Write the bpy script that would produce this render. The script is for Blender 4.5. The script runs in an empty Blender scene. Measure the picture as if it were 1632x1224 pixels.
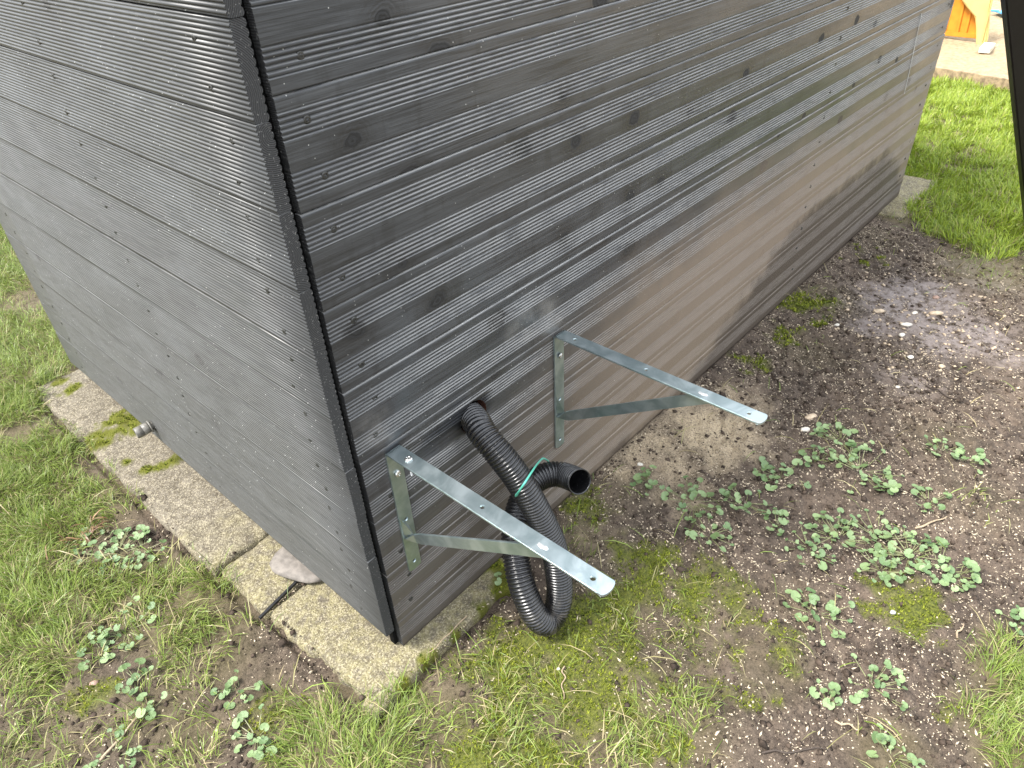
import bpy, bmesh, math, random
import numpy as np
from mathutils import Vector, Matrix

# ------------------------------------------------------------------ camera, sky, sun, exposure
scene = bpy.context.scene
COL = scene.collection
cam = bpy.data.cameras.new('camera')
cam.sensor_width = 36.0
cam.lens = 25.18
cam.clip_start = 0.02
cam.clip_end = 200.0
cam_ob = bpy.data.objects.new('camera', cam)
COL.objects.link(cam_ob)
cam_ob.matrix_world = (Matrix.Translation((-0.4211, -0.7868, 1.3121)) @ Matrix.Rotation(-0.8088, 4, 'Z')
                       @ Matrix.Rotation(0.9291, 4, 'X') @ Matrix.Rotation(-0.0579, 4, 'Z'))
scene.camera = cam_ob

SUN_EL, SUN_AZ = 56.0, 150.0      # azimuth counted counter-clockwise from +X
w = bpy.data.worlds.new('World'); scene.world = w; w.use_nodes = True
nt = w.node_tree; nt.nodes.clear()
sky = nt.nodes.new('ShaderNodeTexSky'); sky.sky_type = 'NISHITA'; sky.sun_disc = False
sky.sun_elevation = math.radians(SUN_EL); sky.sun_rotation = math.radians(90 - SUN_AZ)
sky.dust_density = 2.5; sky.ozone_density = 1.0
tc = nt.nodes.new('ShaderNodeTexCoord')
no = nt.nodes.new('ShaderNodeTexNoise'); no.inputs['Scale'].default_value = 2.6; no.inputs['Detail'].default_value = 5
nt.links.new(tc.outputs['Generated'], no.inputs['Vector'])
rp = nt.nodes.new('ShaderNodeValToRGB')
rp.color_ramp.elements[0].position = 0.36; rp.color_ramp.elements[0].color = (4.2, 4.7, 5.4, 1)
rp.color_ramp.elements[1].position = 0.62; rp.color_ramp.elements[1].color = (11.5, 11.8, 12.2, 1)
nt.links.new(no.outputs['Fac'], rp.inputs['Fac'])
mx = nt.nodes.new('ShaderNodeMix'); mx.data_type = 'RGBA'; mx.inputs[0].default_value = 0.8
sx = nt.nodes.new('ShaderNodeSeparateXYZ'); nt.links.new(tc.outputs['Generated'], sx.inputs[0])
mr = nt.nodes.new('ShaderNodeMapRange'); mr.inputs[1].default_value = 0.0; mr.inputs[2].default_value = 0.9; mr.inputs[3].default_value = 0.5; mr.inputs[4].default_value = 1.35
nt.links.new(sx.outputs[2], mr.inputs[0])
mg = nt.nodes.new('ShaderNodeVectorMath'); mg.operation = 'SCALE'; nt.links.new(rp.outputs['Color'], mg.inputs[0]); nt.links.new(mr.outputs[0], mg.inputs['Scale'])
nt.links.new(sky.outputs['Color'], mx.inputs[6]); nt.links.new(mg.outputs[0], mx.inputs[7])
bg = nt.nodes.new('ShaderNodeBackground'); bg.inputs['Strength'].default_value = 0.12
out = nt.nodes.new('ShaderNodeOutputWorld')
nt.links.new(mx.outputs[2], bg.inputs['Color']); nt.links.new(bg.outputs[0], out.inputs[0])

sl = bpy.data.lights.new('sun', 'SUN'); sl.energy = 3.0; sl.angle = math.radians(16); sl.color = (1.0, 0.965, 0.91)
so = bpy.data.objects.new('sun', sl); COL.objects.link(so)
sdir = Vector((math.cos(math.radians(SUN_EL)) * math.cos(math.radians(SUN_AZ)),
               math.cos(math.radians(SUN_EL)) * math.sin(math.radians(SUN_AZ)), math.sin(math.radians(SUN_EL))))
so.rotation_euler = sdir.to_track_quat('Z', 'Y').to_euler()
so.location = sdir * 20

scene.view_settings.view_transform = 'Standard'
scene.view_settings.look = 'None'
scene.view_settings.gamma = 1.0
scene.view_settings.exposure = 1.42
scene.view_settings.use_curve_mapping = False

random.seed(7)
rng = np.random.default_rng(11)
TAU = 2 * math.pi

# ------------------------------------------------------------------ helpers
def setp(o, label=None, cat=None, group=None, kind=None):
    if label: o['label'] = label
    if cat: o['category'] = cat
    if group: o['group'] = group
    if kind: o['kind'] = kind
    return o

def link(name, me, mat=None, parent=None, smooth=None):
    o = bpy.data.objects.new(name, me)
    COL.objects.link(o)
    if mat is not None and not me.materials: me.materials.append(mat)
    if parent is not None: o.parent = parent
    return o

def mesh_from(name, V, F, smooth=False):
    me = bpy.data.meshes.new(name)
    me.from_pydata([tuple(v) for v in V], [], [tuple(f) for f in F])
    me.update()
    if smooth: me.polygons.foreach_set('use_smooth', [True] * len(me.polygons))
    return me

def empty(name, loc=(0, 0, 0)):
    o = bpy.data.objects.new(name, None); o.empty_display_size = 0.05
    o.location = loc; COL.objects.link(o); return o

def big_mesh(name, V, T, attrs=None, smooth=False):
    """V (n,3) float array, T (m,3 or 4) int array."""
    me = bpy.data.meshes.new(name)
    n, m, k = len(V), len(T), T.shape[1]
    me.vertices.add(n); me.vertices.foreach_set('co', V.astype(np.float32).ravel())
    me.loops.add(m * k); me.loops.foreach_set('vertex_index', T.astype(np.int32).ravel())
    me.polygons.add(m)
    me.polygons.foreach_set('loop_start', np.arange(0, m * k, k, dtype=np.int32))
    try: me.polygons.foreach_set('loop_total', np.full(m, k, dtype=np.int32))
    except Exception: pass
    if smooth: me.polygons.foreach_set('use_smooth', np.ones(m, dtype=bool))
    me.update(calc_edges=True)
    for an, av in (attrs or {}).items():
        a = me.attributes.new(an, 'FLOAT', 'POINT'); a.data.foreach_set('value', av.astype(np.float32))
    me.validate()
    return me

_tab = rng.random((8, 256, 256))
def vn(x, y, f, s=0):
    """smooth value noise 0..1"""
    x = np.asarray(x) * f + 37.3 * (s + 1); y = np.asarray(y) * f + 91.7 * (s + 1)
    xi = np.floor(x).astype(int); yi = np.floor(y).astype(int); u = x - xi; v = y - yi
    u = u * u * (3 - 2 * u); v = v * v * (3 - 2 * v); t = _tab[s % 8]
    g = lambda a, b: t[a & 255, b & 255]
    return (g(xi, yi) * (1 - u) + g(xi + 1, yi) * u) * (1 - v) + (g(xi, yi + 1) * (1 - u) + g(xi + 1, yi + 1) * u) * v
def fbm(x, y, f, o=4, s=0):
    a = 0; w_ = 0.5; t = 0
    for i in range(o):
        a = a + w_ * vn(x, y, f * 2 ** i, s + i); t += w_; w_ *= 0.5
    return a / t
def sst(a, b, x):
    t = np.clip((x - a) / (b - a), 0, 1); return t * t * (3 - 2 * t)

# node helpers
class NB:
    def __init__(self, name):
        self.m = bpy.data.materials.new(name); self.m.use_nodes = True
        self.t = self.m.node_tree; self.t.nodes.clear()
        self.o = self.t.nodes.new('ShaderNodeOutputMaterial')
        self.b = self.t.nodes.new('ShaderNodeBsdfPrincipled')
        self.t.links.new(self.b.outputs[0], self.o.inputs[0])
    def n(self, ty, **kw):
        x = self.t.nodes.new(ty)
        for k, v in kw.items(): setattr(x, k, v)
        return x
    def l(self, a, b): self.t.links.new(a, b)
    def put(self, sock, v):
        if hasattr(v, 'is_linked') or isinstance(v, bpy.types.NodeSocket): self.l(v, sock)
        elif isinstance(v, (tuple, list)) and len(v) == 3 and len(sock.default_value) == 4: sock.default_value = (*v, 1)
        else: sock.default_value = v
    def math(self, op, a, b=0.0, c=None, clamp=False):
        x = self.n('ShaderNodeMath', operation=op, use_clamp=clamp)
        self.put(x.inputs[0], a); self.put(x.inputs[1], b)
        if c is not None: self.put(x.inputs[2], c)
        return x.outputs[0]
    def ss(self, a, b, x):
        q = self.n('ShaderNodeMapRange', interpolation_type='SMOOTHSTEP')
        self.put(q.inputs[0], x); q.inputs[1].default_value = a; q.inputs[2].default_value = b
        return q.outputs[0]
    def mix(self, f, a, b):
        x = self.n('ShaderNodeMix', data_type='RGBA')
        self.put(x.inputs[0], f); self.put(x.inputs[6], a); self.put(x.inputs[7], b); return x.outputs[2]
    def mixf(self, f, a, b):
        x = self.n('ShaderNodeMix', data_type='FLOAT')
        self.put(x.inputs[0], f); self.put(x.inputs[2], a); self.put(x.inputs[3], b); return x.outputs[0]
    def pos(self):
        return self.n('ShaderNodeNewGeometry').outputs['Position']
    def vadd(self, a, b):
        x = self.n('ShaderNodeVectorMath', operation='ADD'); self.put(x.inputs[0], a); self.put(x.inputs[1], b); return x.outputs[0]
    def vmul(self, a, b):
        x = self.n('ShaderNodeVectorMath', operation='MULTIPLY'); self.put(x.inputs[0], a); self.put(x.inputs[1], b); return x.outputs[0]
    def noise(self, vec, sc, det=3, rough=0.5, dist=0.0, out='Fac'):
        x = self.n('ShaderNodeTexNoise'); self.l(vec, x.inputs['Vector'])
        x.inputs['Scale'].default_value = sc; x.inputs['Detail'].default_value = det
        x.inputs['Roughness'].default_value = rough; x.inputs['Distortion'].default_value = dist
        return x.outputs[out]
    def vor(self, vec, sc, feature='F1', out='Distance', rand=1.0):
        x = self.n('ShaderNodeTexVoronoi', feature=feature); self.l(vec, x.inputs['Vector'])
        x.inputs['Scale'].default_value = sc; x.inputs['Randomness'].default_value = rand
        return x.outputs[out]
    def attr(self, name):
        return self.n('ShaderNodeAttribute', attribute_name=name).outputs['Fac']
    def rand(self): return self.n('ShaderNodeObjectInfo').outputs['Random']
    def bump(self, h, strength=0.5, dist=0.001, prev=None):
        x = self.n('ShaderNodeBump'); x.inputs['Strength'].default_value = strength; x.inputs['Distance'].default_value = dist
        self.l(h, x.inputs['Height'])
        if prev is not None: self.l(prev, x.inputs['Normal'])
        return x.outputs[0]
    def fin(self, col=None, rough=None, normal=None, metal=None, spec=None):
        if col is not None: self.put(self.b.inputs['Base Color'], col)
        if rough is not None: self.put(self.b.inputs['Roughness'], rough)
        if normal is not None: self.l(normal, self.b.inputs['Normal'])
        if metal is not None: self.put(self.b.inputs['Metallic'], metal)
        if spec is not None: self.put(self.b.inputs['Specular IOR Level'], spec)
        return self.m

# ------------------------------------------------------------------ materials
def wood_mat(name, axis):
    """Black-brown stained softwood; axis = direction of the grain (0 = X, 1 = Y)."""
    k = NB(name)
    P = k.pos(); sp = k.n('ShaderNodeSeparateXYZ'); k.l(P, sp.inputs[0])
    X, Z = (sp.outputs[0], sp.outputs[2]) if axis == 0 else (sp.outputs[1], sp.outputs[2])
    r = k.rand()
    cb = k.n('ShaderNodeCombineXYZ'); k.l(X, cb.inputs[0]); k.l(Z, cb.inputs[1]); k.l(k.math('MULTIPLY', r, 40.0), cb.inputs[2])
    U = cb.outputs[0]
    # knots: sparse cells
    kv = k.n('ShaderNodeTexVoronoi', voronoi_dimensions='2D'); kv.inputs['Scale'].default_value = 1.0; kv.inputs['Randomness'].default_value = 0.9
    k.l(k.vmul(k.vadd(U, k.vmul(k.n('ShaderNodeObjectInfo').outputs['Random'], (31.7, 0.0, 0.0))), (4.6, 6.2, 1.0)), kv.inputs['Vector'])
    wob = k.noise(U, 45, 2)
    kd = k.math('ADD', kv.outputs['Distance'], k.math('MULTIPLY', k.math('SUBTRACT', wob, 0.5), 0.10))
    csp = k.n('ShaderNodeSeparateXYZ'); k.l(kv.outputs['Color'], csp.inputs[0])
    has = k.math('GREATER_THAN', csp.outputs[0], 0.30 if axis == 0 else 0.75)
    kw = k.math('MULTIPLY_ADD', csp.outputs[1], 0.07, 0.05)
    knot = k.math('MULTIPLY', has, k.ss(1.15, 0.75, k.math('DIVIDE', kd, kw)))
    halo = k.math('MULTIPLY', has, k.ss(0.30, 0.05, kd))
    ring = k.math('SINE', k.math('MULTIPLY', kd, 150.0))
    # grain
    gv = k.vmul(U, (3.0, 120.0, 1.0))
    gv2 = k.vadd(gv, k.vmul(kv.outputs['Distance'], (0.0, 0.0, 0.0)))
    g1 = k.noise(gv2, 1.6, 4, 0.62, 0.4)
    g2 = k.noise(k.vmul(U, (9.0, 420.0, 1.0)), 1.5, 3, 0.6)
    blot = k.noise(k.vmul(U, (3.2, 7.0, 1.0)), 1.5, 4, 0.6)
    vert = k.noise(k.vmul(U, (26.0, 5.0, 1.0)), 1.0, 3, 0.6)
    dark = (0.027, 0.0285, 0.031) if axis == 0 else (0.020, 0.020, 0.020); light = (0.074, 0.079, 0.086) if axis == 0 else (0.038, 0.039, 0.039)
    c = k.mix(k.ss(0.30, 0.72, g1), dark, light)
    c = k.mix(k.math('MULTIPLY', k.ss(0.52, 0.70, g2), 0.45), c, (0.105, 0.108, 0.112))
    c = k.mix(k.math('MULTIPLY', k.ss(0.46, 0.34, g2), 0.5), c, (0.010, 0.010, 0.010))
    c = k.mix(k.math('MULTIPLY', k.ss(0.42, 0.72, blot), 0.5), c, (0.075, 0.079, 0.084))
    c = k.mix(k.math('MULTIPLY', k.ss(0.56, 0.68, vert), 0.32), c, (0.014, 0.014, 0.014))
    c = k.mix(k.math('MULTIPLY', r, 0.30), c, (0.03, 0.031, 0.033))
    c = k.mix(k.math('MULTIPLY', halo, 0.6), c, (0.018, 0.018, 0.019))
    c = k.mix(k.math('MULTIPLY', knot, k.mixf(k.ss(-0.8, 0.6, ring), 0.55, 0.95)), c, (0.008, 0.0075, 0.007))
    # tiny pale specks (grit, bird lime)
    sv = k.vor(U, 210.0 if axis == 1 else 200.0); sc_ = k.vor(U, 210.0 if axis == 1 else 200.0, out='Color')
    cs = k.n('ShaderNodeSeparateXYZ'); k.l(sc_, cs.inputs[0])
    area = k.noise(k.vmul(U, (1.0, 1.0, 0.0)), 5.0 if axis == 1 else 7.0, 3)
    spk = k.math('MULTIPLY', k.ss(0.22, 0.12, sv), k.math('GREATER_THAN', k.math('ADD', cs.outputs[0], k.math('MULTIPLY', area, 0.42)), 1.185 if axis == 0 else 1.135))
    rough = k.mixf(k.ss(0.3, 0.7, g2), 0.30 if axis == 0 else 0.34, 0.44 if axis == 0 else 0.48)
    rough = k.math('SUBTRACT', rough, k.math('MULTIPLY', k.ss(0.45, 0.7, blot), 0.06))
    rough = k.mixf(knot, rough, 0.75)
    h = k.math('ADD', k.math('MULTIPLY', g1, 0.6), k.math('MULTIPLY', g2, 0.5))
    h = k.math('ADD', h, k.math('MULTIPLY', k.math('MULTIPLY', halo, ring), 0.25))
    fine = k.noise(P, 1400, 2, 0.7)
    if axis == 0:
        n1 = k.noise(P, 3.0, 3, 0.6); n2 = k.noise(P, 13.0, 4, 0.65); n3 = k.noise(P, 420.0, 3, 0.8)
        # splashed mud: height of the dusty film grows along the wall
        lim = k.math('ADD', k.math('MULTIPLY', k.ss(0.0, 1.3, X), 0.23), 0.34)
        zz = k.math('ADD', Z, k.math('MULTIPLY', k.math('SUBTRACT', n1, 0.5), 0.30))
        d = k.math('SUBTRACT', zz, lim)
        film = k.math('MULTIPLY', k.ss(0.16, -0.22, d), k.math('ADD', 0.58, k.math('MULTIPLY', k.ss(0.05, 0.9, X), 0.55)))
        film = k.math('MULTIPLY', film, k.math('ADD', 0.62, k.math('MULTIPLY', n2, 0.7)), clamp=True)
        film = k.math('MULTIPLY', film, k.math('ADD', 0.55, k.math('MULTIPLY', k.ss(0.3, 0.62, n3), 0.6)), clamp=True)
        gn = k.n('ShaderNodeNewGeometry'); gs_ = k.n('ShaderNodeSeparateXYZ'); k.l(gn.outputs['Normal'], gs_.inputs[0])
        up = k.ss(0.10, 0.55, gs_.outputs[2])                       # film painted darker on rib tops to offset the light they catch
        fc = k.mix(k.ss(0.2, 1.3, X), (0.125, 0.101, 0.078), (0.245, 0.192, 0.145))
        c = k.mix(film, c, k.mix(up, fc, k.vmul(fc, (.80, .80, .80))))
        for dx_, dz_, rx_, rz_, am_ in ((.47, .575, .10, .05, .5), (.53, .535, .045, .02, .5), (.070, .565, .055, .045, .40), (.09, .53, .03, .015, .35)):
            q_ = k.math('ADD', k.math('POWER', k.math('DIVIDE', k.math('SUBTRACT', X, dx_), rx_), 2.0), k.math('POWER', k.math('DIVIDE', k.math('SUBTRACT', Z, dz_), rz_), 2.0))
            c = k.mix(k.math('MULTIPLY', k.ss(1.0, 0.0, q_), k.math('MULTIPLY', k.ss(0.3, 0.7, n2), am_)), c, (0.30, 0.29, 0.27))
        # heavy grit near the foot, pale then wet and dark
        foot = k.math('MULTIPLY', k.ss(0.30, 0.06, k.math('ADD', Z, k.math('MULTIPLY', k.math('SUBTRACT', n2, 0.5), 0.16))), k.ss(0.45, 0.95, X))
        c = k.mix(k.math('MULTIPLY', foot, k.math('ADD', 0.45, k.math('MULTIPLY', n3, 0.6))), c, (0.20, 0.155, 0.11))
        hump = k.math('MULTIPLY', k.ss(1.0, 1.9, X), k.ss(3.15, 2.5, X))
        wl = k.math('MULTIPLY', hump, 0.30)
        wet = k.ss(0.045, -0.045, k.math('SUBTRACT', k.math('ADD', Z, k.math('MULTIPLY', k.math('SUBTRACT', n2, 0.5), 0.20)), wl))
        c = k.mix(k.math('MULTIPLY', wet, k.math('ADD', 0.70, k.math('MULTIPLY', k.ss(0.6, 0.35, n3), 0.3))), c, (0.060, 0.047, 0.037))
        rough = k.mixf(k.math('MULTIPLY', k.math('ADD', film, foot, clamp=True), 0.7), rough, 0.65)
        rough = k.mixf(k.math('MULTIPLY', wet, 0.7), rough, 0.6)
        h = k.math('ADD', h, k.math('MULTIPLY', k.math('ADD', foot, wet, clamp=True), k.math('MULTIPLY', n3, 5.0)))
    else:
        n1 = k.noise(P, 2.4, 3, 0.6)
        film = k.math('MULTIPLY', k.ss(0.95, 0.1, k.math('ADD', Z, k.math('MULTIPLY', n1, 0.5))), 0.5)
        c = k.mix(k.math('MULTIPLY', film, 0.5), c, (0.085, 0.083, 0.077))
        c = k.mix(0.10, c, (0.10, 0.10, 0.08))
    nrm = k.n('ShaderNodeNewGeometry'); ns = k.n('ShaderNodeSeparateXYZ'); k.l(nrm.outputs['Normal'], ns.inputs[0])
    dust_or_glint = k.math('MULTIPLY', k.ss(0.30, 0.90, ns.outputs[2]), k.math('MULTIPLY', k.ss(0.25, 0.6, k.noise(k.vmul(U, (14.0, 160.0, 1.0)), 1.0, 4, 0.7)), 0.90 if axis == 0 else 0.24))  # sky highlight painted into the colour of upward faces, mixed with grey wear
    c = k.mix(k.math('MULTIPLY', dust_or_glint, k.math('SUBTRACT', 1.0, k.math('MULTIPLY', film, 0.35 if axis == 0 else 0.0))), c, k.mix(film, (0.36, 0.355, 0.34), (0.30, 0.255, 0.21)) if axis == 0 else (0.36, 0.355, 0.34))
    c = k.mix(k.math('MULTIPLY', spk, 0.75), c, (0.55, 0.55, 0.52))
    h = k.math('ADD', h, k.math('MULTIPLY', fine, 0.25))
    return k.fin(c, rough, k.bump(h, 0.55, 0.0006), spec=k.math('MULTIPLY_ADD', film, -0.3, 0.62) if axis == 0 else 0.6)

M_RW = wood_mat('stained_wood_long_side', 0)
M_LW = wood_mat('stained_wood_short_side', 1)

def endgrain_mat():
    k = NB('end_grain'); P = k.pos()
    r = k.rand(); O = k.n('ShaderNodeTexCoord').outputs['Object']
    cb = k.n('ShaderNodeCombineXYZ'); k.l(k.math('MULTIPLY_ADD', r, 0.10, -0.06), cb.inputs[0])
    k.l(k.math('MULTIPLY_ADD', k.math('FRACT', k.math('MULTIPLY', r, 7.3)), 0.08, -0.04), cb.inputs[2])
    v = k.vadd(O, cb.outputs[0])
    wv = k.n('ShaderNodeTexWave', wave_type='RINGS', rings_direction='Y'); k.l(v, wv.inputs['Vector'])
    wv.inputs['Scale'].default_value = 130; wv.inputs['Distortion'].default_value = 2.0; wv.inputs['Detail'].default_value = 2; wv.inputs['Detail Scale'].default_value = 2
    n = k.noise(P, 260, 3, 0.7)
    c = k.mix(wv.outputs['Fac'], (0.026, 0.027, 0.028), (0.055, 0.055, 0.056))
    c = k.mix(k.ss(0.62, 0.74, k.noise(P, 330, 2)), c, (0.20, 0.20, 0.19))
    h = k.math('ADD', wv.outputs['Fac'], n)
    return k.fin(c, 0.7, k.bump(h, 0.6, 0.0006), spec=0.3)
M_END = endgrain_mat()

def plain(name, col, rough=0.5, metal=0.0, nsc=30, var=0.25, bmp=0.2, bd=0.0005, spec=0.5):
    k = NB(name); P = k.pos(); n = k.noise(P, nsc, 4, 0.6)
    c2 = tuple(max(0, v * (1 - var)) for v in col); c3 = tuple(min(1, v * (1 + var)) for v in col)
    c = k.mix(k.ss(0.3, 0.7, n), c2, c3)
    return k.fin(c, k.mixf(n, max(0.05, rough - 0.08), rough + 0.08), k.bump(k.noise(P, nsc * 12, 3), bmp, bd), metal=metal, spec=spec)

M_BLACK = plain('black_membrane', (0.006, 0.006, 0.006), 0.95, nsc=200, bmp=1.0, bd=0.003, spec=0.1)
M_INNER = plain('red_brown_inner_wall', (0.10, 0.035, 0.02), 0.8, nsc=60)
M_SCREWD = plain('painted_screw', (0.05, 0.05, 0.047), 0.42, 0.5, nsc=300)
M_SCREW = plain('bright_screw', (0.62, 0.62, 0.60), 0.25, 0.95, nsc=300, var=0.1)
M_HOLE = plain('hole_shadow_timber', (0.03, 0.026, 0.022), 0.9)
M_STONE = plain('flat_stone', (0.17, 0.15, 0.13), 0.75, nsc=60, bmp=0.6, bd=0.001)
M_POST = plain('black_powder_coat', (0.008, 0.008, 0.009), 0.45, nsc=80, bmp=0.1)
M_TIE = plain('green_tie', (0.10, 0.48, 0.36), 0.4, nsc=50, var=0.1)
M_PIPE = plain('grey_plastic', (0.15, 0.141, 0.122), 0.45, nsc=90, bmp=0.15)
M_PIPEIN = plain('pipe_inside', (0.03, 0.03, 0.03), 0.6)
M_ORANGE = plain('orange_plastic', (0.62, 0.24, 0.02), 0.45, nsc=14, var=0.12, bmp=0.1)
M_YELLOW = plain('pale_yellow_plastic', (0.62, 0.47, 0.18), 0.5, nsc=10, var=0.08, bmp=0.1)
M_BLUE = plain('blue_plastic', (0.12, 0.42, 0.72), 0.5, nsc=14, var=0.1)
M_THREAD = plain('white_thread', (0.75, 0.75, 0.72), 0.6)
M_TWIG = plain('twig_bark', (0.055, 0.04, 0.03), 0.8, nsc=200)
M_STRAW1 = plain('dry_stalk', (0.34, 0.26, 0.17), 0.7, nsc=200)
M_PLANK = plain('pale_plank', (0.62, 0.56, 0.44), 0.7, nsc=25)

def zinc_mat():
    k = NB('zinc_plated_steel'); P = k.pos()
    n = k.noise(P, 22, 4, 0.6, 0.8); n2 = k.noise(k.vmul(P, (900.0, 40.0, 900.0)), 1.0, 3); s = k.vor(P, 70, out='Distance')
    c = k.mix(k.ss(0.3, 0.7, n), (0.34, 0.42, 0.43), (0.52, 0.59, 0.60))
    c = k.mix(k.math('MULTIPLY', k.ss(0.55, 0.75, k.noise(P, 30, 2, 0.5)), 0.15), c, (0.34, 0.41, 0.43))
    rough = k.mixf(k.ss(0.3, 0.75, n), 0.29, 0.38)
    return k.fin(c, rough, k.bump(n, 0.08, 0.0006), metal=0.88)
M_ZINC = zinc_mat()
M_SCRATCH = plain('bare_rivet_steel', (0.8, 0.8, 0.8), 0.35, 0.8, nsc=400)

def hose_mat():
    k = NB('black_hose_plastic'); P = k.pos()
    sp = k.n('ShaderNodeSeparateXYZ'); k.l(P, sp.inputs[0])
    n = k.noise(P, 60, 4, 0.65)
    dust_or_glint = k.math('MULTIPLY', k.ss(0.14, -0.02, sp.outputs[2]), k.ss(0.42, 0.70, n))
    c = k.mix(k.math('MULTIPLY', dust_or_glint, 0.55), (0.009, 0.009, 0.010), (0.16, 0.135, 0.10))
    c = k.mix(k.math('MULTIPLY', k.ss(0.66, 0.72, k.noise(P, 240, 2)), 0.5), c, (0.16, 0.15, 0.13))
    return k.fin(c, k.mixf(dust_or_glint, 0.24, 0.7), k.bump(n, 0.12, 0.0006), spec=0.7)
M_HOSE = hose_mat()

def slab_mat():
    k = NB('weathered_concrete'); P = k.pos()
    sp = k.n('ShaderNodeSeparateXYZ'); k.l(P, sp.inputs[0]); Y = sp.outputs[1]
    n1 = k.noise(P, 7, 5, 0.65); n2 = k.noise(P, 38, 5, 0.7); n3 = k.noise(P, 260, 3, 0.7); v = k.vor(P, 300)
    c = k.mix(k.ss(0.3, 0.7, n2), (0.10, 0.086, 0.066), (0.21, 0.184, 0.142))
    lich = k.math('MULTIPLY', k.ss(0.75, 0.35, k.math('ADD', Y, k.math('MULTIPLY', k.math('SUBTRACT', n1, 0.5), 0.8))), k.ss(0.32, 0.62, n2))
    c = k.mix(k.math('MULTIPLY', lich, 0.56), c, (0.27, 0.24, 0.10))
    gc = k.vor(P, 330, out='Color'); gs = k.n('ShaderNodeSeparateXYZ'); k.l(gc, gs.inputs[0])
    c = k.mix(k.math('MULTIPLY', k.ss(0.62, 0.9, gs.outputs[0]), 0.5), c, (0.42, 0.37, 0.26))
    c = k.mix(k.math('MULTIPLY', k.ss(0.36, 0.1, gs.outputs[0]), 0.65), c, (0.10, 0.08, 0.05))
    c = k.mix(k.math('MULTIPLY', k.ss(0.47, 0.3, n3), 0.5), c, (0.09, 0.075, 0.05))
    ms = k.math('MULTIPLY', k.attr('moss'), 1.0)
    c = k.mix(ms, c, k.mix(n3, (0.045, 0.055, 0.008), (0.16, 0.16, 0.02)))
    h = k.math('ADD', k.math('ADD', k.math('MULTIPLY', n2, 1.5), n3), k.math('MULTIPLY', v, 0.7))
    return k.fin(c, 0.9, k.bump(h, 0.8, 0.0025), spec=0.25)
M_SLAB = slab_mat()

def ground_mat():
    k = NB('garden_soil'); P = k.pos()
    n1 = k.noise(P, 5, 5, 0.6); n2 = k.noise(P, 34, 5, 0.7); n3 = k.noise(P, 210, 4, 0.75); n4 = k.noise(P, 900, 2, 0.7)
    moss, sand, wet, grass, pit = (k.attr(a) for a in ('moss', 'sand', 'wet', 'grass', 'pit'))
    c = k.mix(k.ss(0.3, 0.7, n2), (0.038, 0.027, 0.020), (0.125, 0.094, 0.070))
    c = k.mix(k.math('MULTIPLY', k.ss(0.45, 0.7, n1), 0.5), c, (0.165, 0.122, 0.090))
    c = k.mix(k.math('MULTIPLY', k.ss(0.54, 0.68, n3), 0.5), c, (0.24, 0.185, 0.135))
    c = k.mix(k.math('MULTIPLY', k.ss(0.46, 0.34, n3), 0.8), c, (0.016, 0.012, 0.009))
    c = k.mix(k.math('MULTIPLY', sand, k.ss(0.25, 0.6, n3)), c, (0.50, 0.40, 0.265))
    c = k.mix(k.math('MULTIPLY', wet, k.ss(0.35, 0.6, n2)), c, (0.20, 0.165, 0.15))
    thatch = k.mix(n3, (0.075, 0.065, 0.025), (0.20, 0.17, 0.075))
    c = k.mix(k.math('MULTIPLY', grass, 0.75), c, thatch)
    mc = k.mix(k.ss(0.3, 0.7, n3), (0.035, 0.045, 0.008), (0.15, 0.16, 0.025))
    c = k.mix(k.math('MULTIPLY', moss, k.ss(0.2, 0.45, n2)), c, mc)
    pc = k.mix(k.ss(0.3, 0.7, n2), (0.26, 0.19, 0.11), (0.40, 0.31, 0.19))
    pc = k.mix(k.math('MULTIPLY', k.ss(0.62, 0.72, k.noise(P, 16, 4, 0.7)), 0.7), pc, (0.22, 0.15, 0.09))
    c = k.mix(pit, c, pc)
    rough = k.mixf(k.math('MULTIPLY', wet, k.ss(0.35, 0.55, n2)), 0.88, 0.36)
    h = k.math('ADD', k.math('ADD', k.math('MULTIPLY', n2, 1.2), n3), k.math('MULTIPLY', n4, 0.4))
    h = k.math('MULTIPLY', h, k.mixf(wet, 1.0, 0.45))
    return k.fin(c, rough, k.bump(h, 0.9, 0.004), spec=0.35)
M_GROUND = ground_mat()

def blade_mat(name, a, b, dry, rough=0.42, spec=0.4, tr=0.25):
    k = NB(name)
    r = k.attr('rnd'); d = k.attr('dry')
    c = k.mix(r, a, b); c = k.mix(d, c, dry)
    k.fin(c, rough, spec=spec)
    ts = k.n('ShaderNodeBsdfTranslucent'); k.l(c, ts.inputs['Color'])
    ms = k.n('ShaderNodeMixShader'); ms.inputs[0].default_value = tr
    k.l(k.b.outputs[0], ms.inputs[1]); k.l(ts.outputs[0], ms.inputs[2]); k.l(ms.outputs[0], k.o.inputs[0])
    return k.m
M_GRASS = blade_mat('grass_blade', (0.075, 0.130, 0.016), (0.27, 0.36, 0.062), (0.42, 0.34, 0.19))
M_LAWN = blade_mat('lawn_blade', (0.14, 0.215, 0.018), (0.37, 0.45, 0.05), (0.42, 0.36, 0.16))
M_MOSS = blade_mat('moss_tuft', (0.05, 0.075, 0.008), (0.30, 0.33, 0.04), (0.3, 0.25, 0.1), rough=0.7, spec=0.2)
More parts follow.
